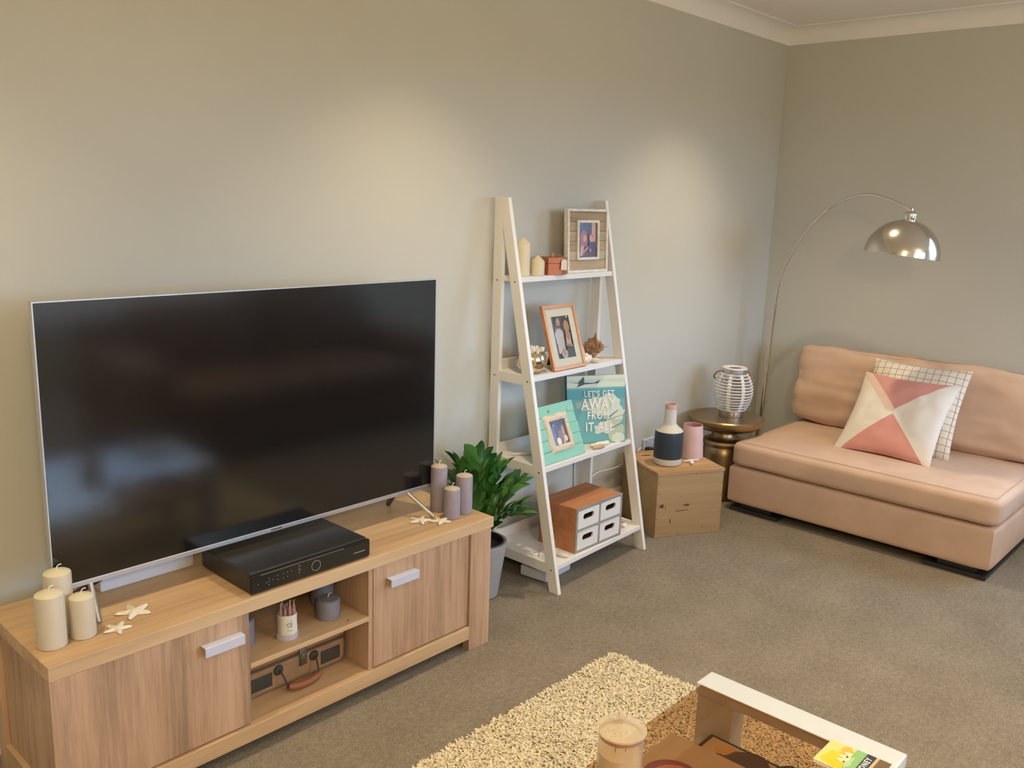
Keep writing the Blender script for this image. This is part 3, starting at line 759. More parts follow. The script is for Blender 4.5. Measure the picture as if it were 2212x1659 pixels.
def shell(name, loc, s, label, mat, rz, spikes=0, group=None, cat='shell'):
    bm = bmesh.new(); n, m = 22, 40; rows = []
    for i in range(n+1):
        u = i/n
        r = (math.sin(PI*min(1, u*1.12))**.75)*(.52 if u < .62 else .52)*(1 if u < .55 else max(.02, 1-(u-.55)*1.9))
        r = max(.02, r*(1.12 if spikes else .9))
        row = []
        for k in range(m):
            a = 2*PI*k/m
            q = r*(1+.09*math.sin(14*u*PI+a))
            if spikes:
                sp = max(0, math.cos(a*spikes/2+u*9))**6*max(0, math.sin(u*PI*6))**2+.35*noise.noise(Vector((math.cos(a)*3, math.sin(a)*3, u*9)))
                q *= 1+1.0*sp
            row.append(bm.verts.new(((u-.5)*(1.5 if spikes else 1.9)*s, q*s*math.cos(a)*(1+.25*math.sin(a)), (q*math.sin(a)*.82)*s)))
        rows.append(row)
    for a, b in zip(rows, rows[1:]):
        for k in range(m): bm.faces.new((a[k], a[(k+1) % m], b[(k+1) % m], b[k]))
    bm.faces.new(rows[0]); bm.faces.new(list(reversed(rows[-1])))
    zmin = min(v.co.z for v in bm.verts)
    for v in bm.verts: v.co.z = max(v.co.z-zmin, 0)
    o = obj(name, bm, mat, None, 50); o.location = loc; o.rotation_euler = (0, 0, rz)
    return tag(o, label, cat, group)
shell('conch_shell', (3.045, 2.298, SH[2]), .074, 'spiky brown conch shell on the second tier', 'conch_brown', -.55, 10)
shell('scallop_shell', (2.938, 2.262, SH[2]), .046, 'cream rounded shell beside the copper frame', 'shell_white', .3)
shell('sea_shell', (2.978, 2.242, SH[2]), .028, 'small white shell in front of the brown conch', 'starfish_white', -.8)

# ---- third tier
def travel_print():
    t = thing('canvas_print', "teal canvas print reading LET'S GET AWAY FROM IT ALL", 'wall art', (2.975, 2.2130, SH[3]+.001), (-.15, 0, -.49))
    w, h = .272, .292; x0 = -w/2
    box('canvas', 'print_side', t, x0, w/2, 0, .022, 0, h, .001)
    teal, pale, deep = S(112, 172, 172), S(212, 218, 196), S(92, 158, 164)
    polys = [(teal, rect(x0, w/2, 0, h)), (deep, rect(x0, w/2, .19, .232)), (pale, rect(x0, w/2, .240, h)), (S(196, 208, 192), rect(x0, w/2, .262, .276)),
             (pale, blob(.045, .165, .072, .048, 3)), (S(160, 184, 172), blob(-.055, .165, .036, .026, 5)), (pale, blob(.085, .115, .045, .055, 8)), (S(188, 196, 168), blob(.088, .052, .043, .052, 9, 18, .12)), (pale, blob(.035, .065, .05, .024, 10)),
             (S(184, 196, 172), blob(-.01, .175, .03, .02, 14)), (pale, blob(.1, .02, .03, .022, 11, 18, .1)),
             (S(58, 84, 92), [(-.128, .267), (-.085, .262), (-.058, .289), (-.056, .262), (-.01, .260), (.018, .272), (.008, .258), (-.055, .255), (-.092, .243), (-.078, .258)]),
             (S(120, 150, 148), [(.02, .095), (.125, .118), (.126, .1165), (.022, .091)]), (S(110, 140, 140), [(.05, .11), (.1, .14), (.102, .138), (.06, .108)]), (S(96, 128, 130), [(.06, .06), (.12, .085), (.121, .082), (.062, .056)])]
    flat('artwork', t, polys, 'print', -.0008)
    yl = -.0052
    text('lettering', "LET'S GET", .036, 'lettering_white', t, (.012, yl, .212), sx=.80, bold=.0006, space=1.15)
    text('lettering', "AWAY", .066, 'lettering_white', t, (.008, yl, .166), sx=.78, bold=.0016, space=1.1)
    text('lettering', "FROM", .046, 'lettering_white', t, (.006, yl, .119), sx=.78, bold=.001, space=1.15)
    text('lettering', "IT ALL", .054, 'lettering_white', t, (.012, yl, .070), sx=.78, bold=.0012, space=1.15)
travel_print()
def mint_frame():
    t = thing('picture_frame', 'chipped mint green frame with square photo, leaning on third tier', 'picture frame', (2.688, 2.146, SH[3]+.002), (-.40, 0, .045))
    w, h = .272, .229
    for k in range(5):
        xa = .0; z = k*h/5
        e = .002*((k*7) % 3-1)
        box('plank', 'mint_paint', t, -w/2+e, w/2+e, .0+.001*(k % 2), .018, z, z+h/5-.0012, .0016)
    # raised lace-like mount around the photograph
    q = (-.049, .049, .062, .160); rr = random.Random(9); bm = bmesh.new()
    def ring_pts(d, jit):
        pts = []
        x0, x1, z0, z1 = q[0]-d, q[1]+d, q[2]-d, q[3]+d
        for s in range(4):
            for k in range(8):
                f = k/8; p = [(x0+(x1-x0)*f, z0), (x1, z0+(z1-z0)*f), (x1-(x1-x0)*f, z1), (x0, z1-(z1-z0)*f)][s]
                pts.append((p[0]+rr.uniform(-jit, jit), p[1]+rr.uniform(-jit, jit)))
        return pts
    L = [(ring_pts(0, 0), .0), (ring_pts(.001, 0), -.007), (ring_pts(.010, .001), -.010), (ring_pts(.021, .003), -.007), (ring_pts(.027, .003), .0005)]
    rows = [[bm.verts.new((x, y, z)) for x, z in pts] for pts, y in L]
    for a, b in zip(rows, rows[1:]):
        for k in range(32): bm.faces.new((a[k], a[(k+1) % 32], b[(k+1) % 32], b[k]))
    obj('raised_mount', bm, 'lace_paint', t, 30)
    photo_people(t, q[0], q[1], q[2], q[3], -.0008, 'night')
    prism_x('easel', 'driftwood', t, [(.018, .15), (.02, .15), (.082, .040), (.078, .038)], -.025, .025)
mint_frame()
def stick(loc, pts, r, label, mat='driftwood', name='driftwood_stick', cat='driftwood', group=None):
    n = len(pts); P = arc_smooth(pts, 4)
    bm = bmesh.new(); addtube(bm, P, [r*(1-.5*abs(2*i/(len(P)-1)-1)**2)*(1+.15*math.sin(i*2.1)) for i in range(len(P))], 8)
    o = obj(name, bm, mat, None, 60); o.location = loc; return tag(o, label, cat, group)
stick((2.955, 2.158, SH[3]+.010), [(-.06, .028, 0), (-.01, .018, .001), (.05, .014, 0)], .010, 'pale driftwood piece at the foot of the teal print', 'shell_white')
stick((2.915, 2.150, SH[3]+.0085), [(-.035, .012, 0), (0, .0, .002), (.035, .004, 0)], .0085, 'brown driftwood piece beside the mint green frame', 'driftwood')
stick((2.60, 2.30, SH[3]+.006), [(-.04, .03, 0), (0, 0, .001), (.04, -.035, 0)], .006, 'thin pale stick lying behind the mint green frame', 'shell_white')

# ---- bottom tier
def drawers():
    t = thing('drawer_chest', 'small orange wooden chest with four white drawers, bottom tier', 'chest', (2.672, 2.066, SH[4]+.0005), .01)
    w, d, h = .312, .196, .188; k = .010
    for nm, m, b in (('side_panel', 'orange_pine', (0, k, .004, d, 0, h)), ('side_panel', 'orange_pine', (w-k, w, .004, d, 0, h)), ('top_panel', 'orange_pine', (k, w-k, .004, d, h-k, h)),
                     ('bottom_panel', 'orange_pine', (k, w-k, .004, d, 0, k)), ('back_panel', 'orange_pine', (k, w-k, d-.006, d, k, h-k))): box(nm, m, t, *b, .0008)
    bm = bmesh.new()
    for b in ((0, k, 0, h), (w-k, w, 0, h), (k, w-k, 0, k), (k, w-k, h-k, h), (k, w-k, h/2-.005, h/2+.005), (w/2-.005, w/2+.005, k, h/2-.005), (w/2-.005, w/2+.005, h/2+.005, h-k)): addbox(bm, b[0], b[1], 0, .004, b[2], b[3])
    obj('front_edging', bm, 'drawer_edge', t, 0)
    for i in range(2):
        for j in range(2):
            x0 = k+.001 if i == 0 else w/2+.006; x1 = w/2-.006 if i == 0 else w-k-.001
            z0 = k+.001 if j == 0 else h/2+.006; z1 = h/2-.006 if j == 0 else h-k-.001
            cx, cz = (x0+x1)/2, z1-.031; rx, rz = .036, .0125
            n = 32; outer, inner = [], []
            bm = bmesh.new()
            for q in range(n):
                a = 2*PI*q/n; c, s = math.cos(a), math.sin(a)
                ix = cx+math.copysign(rx-rz, c)+rz*c; iz = cz+rz*s
                inner.append((ix, iz))
                f = min(((x1-cx) if c > 0 else (cx-x0))/max(abs(c), 1e-6), ((z1-cz) if s > 0 else (cz-z0))/max(abs(s), 1e-6)); outer.append((cx+f*c, cz+f*s))
            for z_, yy in ((0, 0),):
                fo = [bm.verts.new((x, .001, z)) for x, z in outer]; fi = [bm.verts.new((x, .001, z)) for x, z in inner]
                bi = [bm.verts.new((x, .009, z)) for x, z in inner]; bo = [bm.verts.new((x, .009, z)) for x, z in outer]
            for q in range(n):
                q2 = (q+1) % n
                bm.faces.new((fo[q], fo[q2], fi[q2], fi[q])); bm.faces.new((fi[q], fi[q2], bi[q2], bi[q])); bm.faces.new((bi[q], bi[q2], bo[q2], bo[q])); bm.faces.new((bo[q], bo[q2], fo[q2], fo[q]))
            for cxn, czn in ((x0, z0), (x1, z0), (x1, z1), (x0, z1)):
                pass
            dr = obj('drawer', bm, 'white_paint', t, 30)
            bm = bmesh.new(); addbox(bm, x0+.002, x1-.002, .0095, d-.02, z0+.001, z0+.004); addbox(bm, x0+.002, x1-.002, d-.03, d-.026, z0+.004, z1-.004); addbox(bm, x0+.002, x0+.005, .0095, d-.03, z0+.004, z1-.004); addbox(bm, x1-.005, x1-.002, .0095, d-.03, z0+.004, z1-.004)
            obj('drawer_tray', bm, 'dark_stain', dr, 0)
drawers()
starfish((2.566, 2.165, SH[4]), .034, 'cream starfish behind the left front leg, bottom tier', .2, 8, mat='shell_white')
stick((2.612, 2.095, SH[4]+.009), [(-.005, .055, .004), (.0, .02, 0), (.002, -.015, .001), (.008, -.035, 0)], .0095, 'cream coral stick beside the orange drawer chest', 'shell_white', 'coral_stick', 'coral')
shell('sea_shell', (3.075, 2.115, SH[4]), .022, 'white rounded shell right of the drawer chest', 'shell_white', .4)
stick((3.095, 2.165, SH[4]+.007), [(-.03, .02, 0), (0, .005, .002), (.03, -.02, 0)], .0075, 'tan coral stick right of the drawer chest', 'driftwood', 'coral_stick', 'coral')

# ------------------------------------------------------------------ modem, cables, outlet
def modem():
    t = thing('modem', 'white modem box with blue light on the floor below the ladder shelf', 'modem', (2.655, 2.125, .0), .10)
    box('casing', 'white_plastic', t, -.10, .078, 0, .13, .004, .048, .006, 3)
    box('foot', 'white_plastic', t, -.09, .068, .01, .12, 0, .005, .001)
    box('light', 'led', t, -.022, -.012, -.0008, .001, .012, .015, 0)
    lathe('button', 'dark_metal', t, [(0, 0), (.004, 0), (.004, .0016), (0, .0018)], 12, loc=(.06, .0, .034), rot=(PI/2, 0, 0))
modem()
tag(tube('cable', 'white_plastic', None, arc_smooth([(3.16, 2.417, .20), (3.20, 2.416, .225), (3.27, 2.417, .245), (3.36, 2.417, .240), (3.47, 2.417, .245), (3.62, 2.418, .30)], 6), .0045, 8),
    'white cable sagging along the wall behind the ladder shelf', 'cable')
tag(tube('cable', 'white_plastic', None, [(3.108, 2.4245, .13), (3.104, 2.4245, .2), (3.098, 2.4245, .34), (3.096, 2.4245, .44)], .0045, 8), 'white cable running straight up the wall', 'cable')
def outlet():
    t = thing('power_outlet', 'white double power outlet on the wall above the wooden crate', 'power outlet', (3.705, 2.43, .30))
    box('plate', 'white_plastic', t, -.058, .058, -.012, 0, -.037, .037, .004, 3)
    for x in (-.035, .035): box('switch', 'white_gloss', t, x-.006, x+.006, -.0155, -.012, .015, .029, .001)
    box('plug', 'dark_metal', t, -.05, -.018, -.05, -.0125, -.030, -.002, .005)
    box('socket_face', 'paper_grey', t, .018, .05, -.0128, -.012, -.026, .0, .0)
outlet()

# ------------------------------------------------------------------ wooden crate and vases
CR = math.atan2(-.16, .308)
def crate():
    t = thing('wooden_crate', 'old square wooden crate with nailed boards standing beside the ladder shelf', 'crate', (3.297, 2.098, 0), CR)
    w, d, h = .345, .352, .298
    box('front_board', 'crate_side', t, 0, w, 0, .014, .0, h, .002); box('back_board', 'crate_side', t, 0, w, d-.014, d, 0, h, .002)
    box('side_board', 'crate_side', t, 0.001, .015, .014, d-.014, 0, h, .002); box('side_board', 'crate_side', t, w-.015, w-.001, .014, d-.014, 0, h, .002)
    box('base_board', 'crate_side', t, .015, w-.015, .014, d-.014, .004, .016, .001)
    # lid with an oval finger hole
    bm = bmesh.new(); n = 28; cx, cy = .085, d-.075
    inn = [(cx+.026*math.cos(2*PI*k/n), cy+.011*math.sin(2*PI*k/n)) for k in range(n)]; out = []
    for k in range(n):
        a = 2*PI*k/n; c, s = math.cos(a), math.sin(a)
        f = min(((w+.003-cx) if c > 0 else (cx+.003))/max(abs(c), 1e-6), ((d-cy) if s > 0 else (cy+.004))/max(abs(s), 1e-6)); out.append((cx+f*c, cy+f*s))
    # square the corners
    corners = [(-.003, -.004), (w+.003, -.004), (w+.003, d), (-.003, d)]
    for c in corners:
        k = min(range(n), key=lambda i: (out[i][0]-c[0])**2+(out[i][1]-c[1])**2); out[k] = c
    z0, z1 = h, h+.012
    A = [bm.verts.new((x, y, z1)) for x, y in out]; B = [bm.verts.new((x, y, z1)) for x, y in inn]
    Cc = [bm.verts.new((x, y, z0)) for x, y in inn]; Dd = [bm.verts.new((x, y, z0)) for x, y in out]
    for k in range(n):
        j = (k+1) % n
        for p, q in ((A, B), (B, Cc), (Cc, Dd), (Dd, A)): bm.faces.new((p[k], p[j], q[j], q[k]))
    obj('lid', bm, 'crate_lid', t, 30)
    rr = random.Random(5); bm = bmesh.new()
    for (x, z) in ((.008, .26), (.008, .21), (.006, .16), (.006, .09), (.337, .24), (.336, .18), (.338, .1), (.12, .008), (.25, .03), (.3, .012), (.2, .29)): addbox(bm, x-.002, x+.002, -.0006, .001, z-.002, z+.002)
    obj('nail', bm, 'dark_stain', t, 0)
    bm = bmesh.new()
    for pts in (blob(.028, .150, .011, .010, 1, 12), [(.135, .148), (.165, .152), (.175, .146), (.16, .140)], [(.1, .122), (.165, .124), (.168, .121), (.1, .119)], [(.072, .085), (.077, .086), (.08, .064), (.076, .062)], [(.045, .145), (.05, .147), (.046, .132)]):
        addprism(bm, pts, lambda p: (p[0], -.0004, p[1]), lambda p: (p[0], .0006, p[1]))
    obj('gouge', bm, 'dark_stain', t, 0)
crate()
ZC1 = .310
def bottle_vase():
    t = thing('bottle_vase', 'bottle vase with navy band, white shoulder and pink rim on the crate', 'vase', (3.462, 2.160, ZC1))
    lathe('base', 'sand_glaze', t, [(0, 0), (.052, 0), (.061, .004), (.0655, .014), (.0665, .034)], 48)
    lathe('navy_band', 'navy_glaze', t, [(.0668, .034), (.0672, .10), (.066, .150), (.0635, .160)], 48)
    lathe('shoulder', 'sand_glaze', t, [(.0633, .160), (.058, .168), (.040, .182), (.031, .192)], 48)
    lathe('neck', 'pale_glaze', t, [(.031, .192), (.0295, .205), (.0275, .264)], 48)
    lathe('rim', 'rim_glaze', t, [(.0277, .264), (.0265, .286), (.0255, .2875), (.023, .286), (.022, .25), (.02, .22), (0, .21)], 48)
bottle_vase()
def cup_vase():
    t = thing('pink_vase', 'pink tapered vase with darker inside standing on the crate', 'vase', (3.640, 2.140, ZC1))
    lathe('body', 'pink_glaze', t, [(0, 0), (.052, 0), (.0555, .003), (.0558, .01), (.0455, .160), (.0445, .1625), (.0425, .1615)], 48)
    lathe('inside', 'rose_glaze', t, [(.0425, .1614), (.043, .12), (.048, .03), (.046, .008), (0, .006)], 48)
cup_vase()
shell('sea_shell', (3.540, 2.075, ZC1), .021, 'small white shell between the two vases on the crate', 'shell_white', .5)
stick((3.575, 2.098, ZC1+.006), [(-.04, .02, 0), (0, .0, .001), (.035, -.018, 0)], .0055, 'thin pale coral piece in front of the pink vase', 'shell_white', 'coral_stick', 'coral')

# ------------------------------------------------------------------ brass side table and lantern
TX, TY, TZ = 4.085, 2.213, .432
def side_table():
    t = thing('side_table', 'round brass drum side table with narrow neck in the corner', 'side table', (TX, TY, 0))
    lathe('body', 'brass', t, [(0, 0), (.098, 0), (.106, .008), (.108, .03), (.108, .235), (.104, .262), (.096, .276), (.108, .284), (.110, .296), (.104, .308), (.076, .318)], 56, 30)
    lathe('neck', 'brass', t, [(.076, .318), (.066, .330), (.064, .346), (.072, .358)], 48)
    lathe('top', 'brass', t, [(.072, .357), (.115, .362), (.160, .376), (.184, .396), (.191, .414), (.190, .426), (.184, .432), (0, .432)], 64, 30)
side_table()
def lantern():
    t = thing('lantern', 'white rattan barrel lantern with steel collars on the brass table', 'lantern', (TX+.028, TY-.012, TZ)); t.scale = (1, 1, .95)
    lathe('base_collar', 'brushed_steel', t, [(0, 0), (.062, 0), (.063, .002), (.063, .032), (.060, .034), (0, .034)], 40)
    lathe('top_collar', 'brushed_steel', t, [(.061, .238), (.063, .24), (.063, .262), (.061, .264)], 40)
    lathe('top_rim', 'white_rattan', t, [(.064, .262), (.064, .267), (.062, .269), (.036, .267), (.034, .263), (.036, .261)], 40, close=True)
    def R(z):
        f = (z-.036)/.200; return .066+.034*math.sin(PI*min(max(f*.96+.02, 0), 1))**.8
    n = 13
    for k in range(n):
        z = .04+k*(.194/(n-1)); r = R(z)
        tube('ring', 'white_rattan', t, [(r*math.cos(2*PI*q/40), r*math.sin(2*PI*q/40), z) for q in range(40)], .0031, 6, True)
    for k in range(8):
        a = 2*PI*(k+.35)/8; bm = bmesh.new()
        zs = [.034+.204*i/12 for i in range(13)]; pr_ = []
        for z in zs:
            r = R(z)-.003; ta = Vector((-math.sin(a), math.cos(a), 0))*.009; c = Vector((r*math.cos(a), r*math.sin(a), z)); ra = Vector((math.cos(a), math.sin(a), 0))*.0012
            pr_.append([bm.verts.new(c+ta+ra), bm.verts.new(c-ta+ra), bm.verts.new(c-ta-ra), bm.verts.new(c+ta-ra)])
        for p, q in zip(pr_, pr_[1:]):
            for i in range(4): bm.faces.new((p[i], p[(i+1) % 4], q[(i+1) % 4], q[i]))
        bm.faces.new(pr_[0]); bm.faces.new(list(reversed(pr_[-1])))
        obj('rib', bm, 'white_rattan', t)
    lathe('glass_cylinder', 'clear_glass', t, [(.048, .034), (.048, .20), (.046, .20), (.046, .034)], 32)
    d = Vector((.69, -.72, 0))
    for s in (-1, 1):
        lathe('handle_stud', 'brushed_steel', t, [(0, 0), (.006, 0), (.007, .004), (.004, .008), (0, .009)], 12, loc=tuple(d*s*.062+Vector((0, 0, .25))), rot=(0, PI/2, math.atan2(d.y*s, d.x*s)))
    tube('handle_strap', 'leather_brown', t, arc_smooth([d*.068+Vector((0, 0, .25)), d*.086+Vector((.0, .01, .235)), d*.098+Vector((.01, .02, .20)), d*.09+Vector((.03, .05, .18)), Vector((.08, .07, .172)), -d*.03+Vector((.075, .08, .176)), -d*.075+Vector((.03, .05, .20)), -d*.085+Vector((0, .01, .235)), -d*.068+Vector((0, 0, .25))], 4), .0035, 8)
lantern()

# ------------------------------------------------------------------ arc lamp
def arc_lamp():
    bx, by = 4.552, 2.286
    t = thing('arc_floor_lamp', 'chrome arc floor lamp with dome shade reaching over the sofa', 'floor lamp', (bx, by, 0))
    o = Vector((bx, by, 0))
    lathe('base', 'chrome', t, [(0, 0), (.118, 0), (.12, .004), (.12, .022), (.116, .026), (.02, .028), (.018, .04), (0, .04)], 48)
    P = [Vector(p)-o for p in ((4.552, 2.286, .03), (4.536, 2.246, .36), (4.529, 2.232, .616), (4.5181, 2.2098, .9746))]
    tube('pole', 'chrome', t, P, .0115, 14)
    lathe('collar', 'chrome', t, [(.0125, 0), (.014, .003), (.014, .014), (.011, .018)], 14, loc=tuple(P[-1]-Vector((0, 0, .012))))
    Q = [Vector(p)-o for p in ((4.5181, 2.2098, .9746), (4.5037, 2.178, 1.1582), (4.448, 2.0556, 1.3609), (4.3858, 1.9188, 1.4939), (4.3301, 1.7963, 1.5521), (4.2757, 1.6766, 1.5751), (4.2217, 1.5577, 1.5553), (4.180, 1.4667, 1.523))]
    arm = tube('arm', 'chrome', t, arc_smooth(Q, 8), .0065, 12)
    tube('joint', 'chrome', arm, [Q[3]-Vector((-.012, -.028, .026)), Q[3]], .0085, 12)
    tube('end_sleeve', 'chrome', arm, [Q[7]+Vector((.006, .012, .006)), Vector((4.160, 1.425, 1.498))-o], .0078, 12)
    c = Vector((4.150, 1.448, 1.307)); R = .161
    sh = lathe('shade', 'dome_chrome', t, [(R*math.cos(a), R*math.sin(a)) for a in [PI/2*k/22 for k in range(22)]]+[(.004, R), (.004, R-.003)]+[((R-.003)*math.cos(a), (R-.003)*math.sin(a)) for a in [PI/2*(21-k)/22 for k in range(22)]], 72, 30, close=True)
    sh.location = c-o; sh.rotation_mode = 'AXIS_ANGLE'; sh.rotation_axis_angle = (.115, .74, .67, 0)
    lathe('shade_cap', 'chrome', sh, [(0, R-.004), (.024, R-.006), (.029, R+.010), (.027, R+.026), (.016, R+.036), (.006, R+.040), (.005, R+.05), (0, R+.05)], 28)
    lathe('bulb', 'shell_white', sh, [(0, .03), (.02, .035), (.03, .055), (.026, .08), (.014, .10), (.014, R-.005), (0, R-.005)], 24)
arc_lamp()

# ------------------------------------------------------------------ peach sofa and cushions
def sofa():
    t = thing('sofa', 'armless peach suede sofa against the right wall', 'sofa', (3.9, .85, 0))
    LY = 1.235
    soft_box('base', 'peach_suede', t, (.004, .80, .004, LY-.004, .042, .236), .022, (.004, .004, 0), 16)
    st = soft_box('seat_cushion', 'peach_suede', t, (-.006, .84, -.004, LY-.02, .238, .358), .030, (.006, .006, .012), 24, .0025, 4)
    b = soft_box('back_cushion', 'peach_suede', t, (-.09, .09, .03, LY+.005, -.005, .402), .036, (.034, .012, .012), 30, .013, 5, 3)
    b.location = (.745, 0, .364); b.rotation_euler = (0, .20, 0)
    # piping along the seams
    tube('piping', 'peach_piping', st, [(.02, .02, .3605), (.02, LY-.045, .3605)], .0011, 6)
    tube('piping', 'peach_piping', st, [(.02, .02, .3605), (.82, .02, .3605)], .0011, 6)
    tube('piping', 'peach_piping', b, [(-.058, .075, .402), (-.062, .4, .408), (-.062, .8, .408), (-.058, LY-.075, .402)], .0016, 6)
    for y0 in (.02, LY-.275): box('foot', 'dark_metal', t, .02, .76, y0, y0+.255, 0, .018, .001); box('foot', 'dark_metal', t, .04, .74, y0+.04, y0+.2, .018, .044, .001)
sofa()
def cushion(name, label, mat, base, rot, size, thick, seed):
    t = thing(name, label, 'cushion', base, rot, 'scatter cushions on the peach sofa')
    bm = bmesh.new(); n = 30; h = size/2; rr = random.Random(seed); grids = []
    for s in (-1, 1):
        g_ = []
        for i in range(n+1):
            row = []
            for j in range(n+1):
                u, v = 2*i/n-1, 2*j/n-1
                pin = 1-.065*(1-v*v)*abs(u)**3; pin2 = 1-.065*(1-u*u)*abs(v)**3
                x, z = u*h*pin, v*h*pin2+h
                prof = ((1-abs(u)**2.6)*(1-abs(v)**2.6))**.55
                wv = noise.noise(Vector((u*3+seed, v*3, s)))*.008*prof+abs(noise.noise(Vector((u*6+seed, v*3.5, 2))))*.010*prof
                row.append((x, s*(thick*.5*prof+wv), z))
            g_.append(row)
        grids.append(g_)
    V = {}
    for si, g_ in enumerate(grids):
        for i in range(n+1):
            for j in range(n+1):
                edge = i in (0, n) or j in (0, n)
                key = (i, j) if edge else (i, j, si)
                if key not in V: V[key] = bm.verts.new((g_[i][j][0], 0 if edge else g_[i][j][1], g_[i][j][2]))
    K = lambda i, j, si: V[(i, j) if (i in (0, n) or j in (0, n)) else (i, j, si)]
    for si in range(2):
        for i in range(n):
            for j in range(n):
                q = (K(i, j, si), K(i+1, j, si), K(i+1, j+1, si), K(i, j+1, si)); bm.faces.new(q if si == 0 else q[::-1])
    obj('cover', bm, mat, t, 60)
    e = [V[(i, 0)].co.copy() for i in range(n)] if False else None
    return t
# a cushion's front faces local -y; turned so it faces -x of the room
cushion('cushion', 'pink and white triangle cushion in front on the peach sofa', 'triangle_print', (4.165, 1.440, .366), Euler((-.72, 0, -PI/2-.02), 'XYZ'), .452, .105, 1)
cushion('cushion', 'white cushion with thin brown grid lines behind the pink one', 'grid_print', (4.345, 1.420, .362), Euler((-.50, 0, -PI/2+.02), 'XYZ'), .46, .095, 5)

# ------------------------------------------------------------------ rug
def rug():
    t = thing('shag_rug', 'cream shaggy rug on the carpet under the coffee table', 'rug', (0, 0, 0))
    x0, x1, y0, y1 = .35, 2.285, -.15, 1.585
    box('backing', 'rug_back', t, x0, x1, y0, y1, 0.001, .010, .002)
    rr = random.Random(21); vs, fs, cs = [], [], []
    def strand(x, y):
        a = rr.uniform(0, 2*PI); l = rr.uniform(.007, .014); w = rr.uniform(.0020, .0032); dx, dy = math.cos(a), math.sin(a)
        h = rr.uniform(.009, .014); px, py = -dy*w, dx*w; i = len(vs)
        P = [(x, y, .008), (x+dx*l*.35, y+dy*l*.35, .008+h*.8), (x+dx*l, y+dy*l, .010+h*rr.uniform(.5, 1))]
        for (q, s) in zip(P, (1, 1.15, .6)): vs.append((q[0]-px*s, q[1]-py*s, q[2])); vs.append((q[0]+px*s, q[1]+py*s, q[2]))
        fs.append((i, i+1, i+3, i+2)); fs.append((i+2, i+3, i+5, i+4))
        k = rr.uniform(.80, 1.08); warm = rr.uniform(.92, 1.04); c = (min(.74*k, 1), min(.65*k, 1), .48*k*warm, 1); cs.append(c); cs.append(c)
    for k in range(105000):
        x, y = rr.uniform(.95, x1-.002), rr.uniform(.25, y1-.002)
        strand(x, y)
    for k in range(14000): strand(rr.uniform(x0, .95), rr.uniform(y0, y1))
    for k in range(10000): strand(rr.uniform(.95, x1), rr.uniform(y0, .25))
    me = bpy.data.meshes.new('pile'); me.from_pydata(vs, [], fs); me.update()
    ca = me.color_attributes.new('Col', 'FLOAT_COLOR', 'FACE') if False else me.color_attributes.new('Col', 'FLOAT_COLOR', 'CORNER')
    buf = []
    for c in cs: buf.extend(list(c)*4)
    ca.data.foreach_set('color', buf)
    o = obj('pile', me, 'rug_yarn', t, 0); o['kind'] = 'stuff'
rug()

# ------------------------------------------------------------------ coffee table and what lies on it
def coffee_table():
    t = thing('coffee_table', 'white framed coffee table with smoked glass top on the rug', 'coffee table', (1.0, .735, .012))
    ox, oy = 1.0, .735; Zt = .368
    def b(nm, m, x0, x1, y0, y1, z0, z1, bev=.002): return box(nm, m, t, x0-ox, x1-ox, y0-oy, y1-oy, z0, z1, bev, 3)
    for xa, xb in ((1.752, 1.824), (.72, .792)):
        b('beam', 'white_gloss', xa, xb, .500, .970, Zt-.03, Zt, .004)
        for ya, yb in ((.872, .966), (.504, .598)): b('leg', 'white_gloss', xa+.004, xb-.004, ya, yb, 0, Zt-.03, .003)
    b('glass_top', 'smoked_glass', .793, 1.751, .507, .955, Zt-.010, Zt-.001, .001)
    for ya in (.905, .525): b('stretcher', 'white_gloss', .788, 1.756, ya, ya+.04, .222, .240, .002)
    b('glass_shelf', 'clear_glass', .80, 1.745, .53, .94, .2405, .2465, .001)
coffee_table()
TT = .3795
def jar():
    t = thing('candle_jar', 'glass jar candle with glass lid on the smoked glass table', 'candle jar', (1.332, .893, TT))
    lathe('jar', 'jar_glass', t, [(0, 0), (.042, 0), (.045, .003), (.0455, .095), (.044, .097), (.043, .095), (.0425, .006), (0, .005)], 48)
    lathe('wax', 'peach_wax', t, [(0, .0065), (.0415, .0065), (.0415, .052), (.03, .050), (0, .049)], 40)
    lathe('copper_band', 'copper', t, [(.0428, .086), (.0435, .0865), (.0435, .0935), (.0428, .094)], 48)
    for dx, dy in ((-.008, .006), (.010, -.006)): tube('wick', 'dark_wick', t, [(dx, dy, .048), (dx, dy, .056), (dx+.002, dy, .060)], .0012, 6)
    l = lathe('lid', 'lid_glass', t, [(0, .0975), (.046, .0975), (.0505, .099), (.0505, .103), (.045, .105), (.026, .109), (.012, .114), (.007, .118), (0, .119)], 56)
    lathe('lid_knob', 'lid_glass', l, [(.005, .117), (.006, .121), (.0088, .127), (.0092, .133), (.006, .139), (0, .141)], 24)
jar()
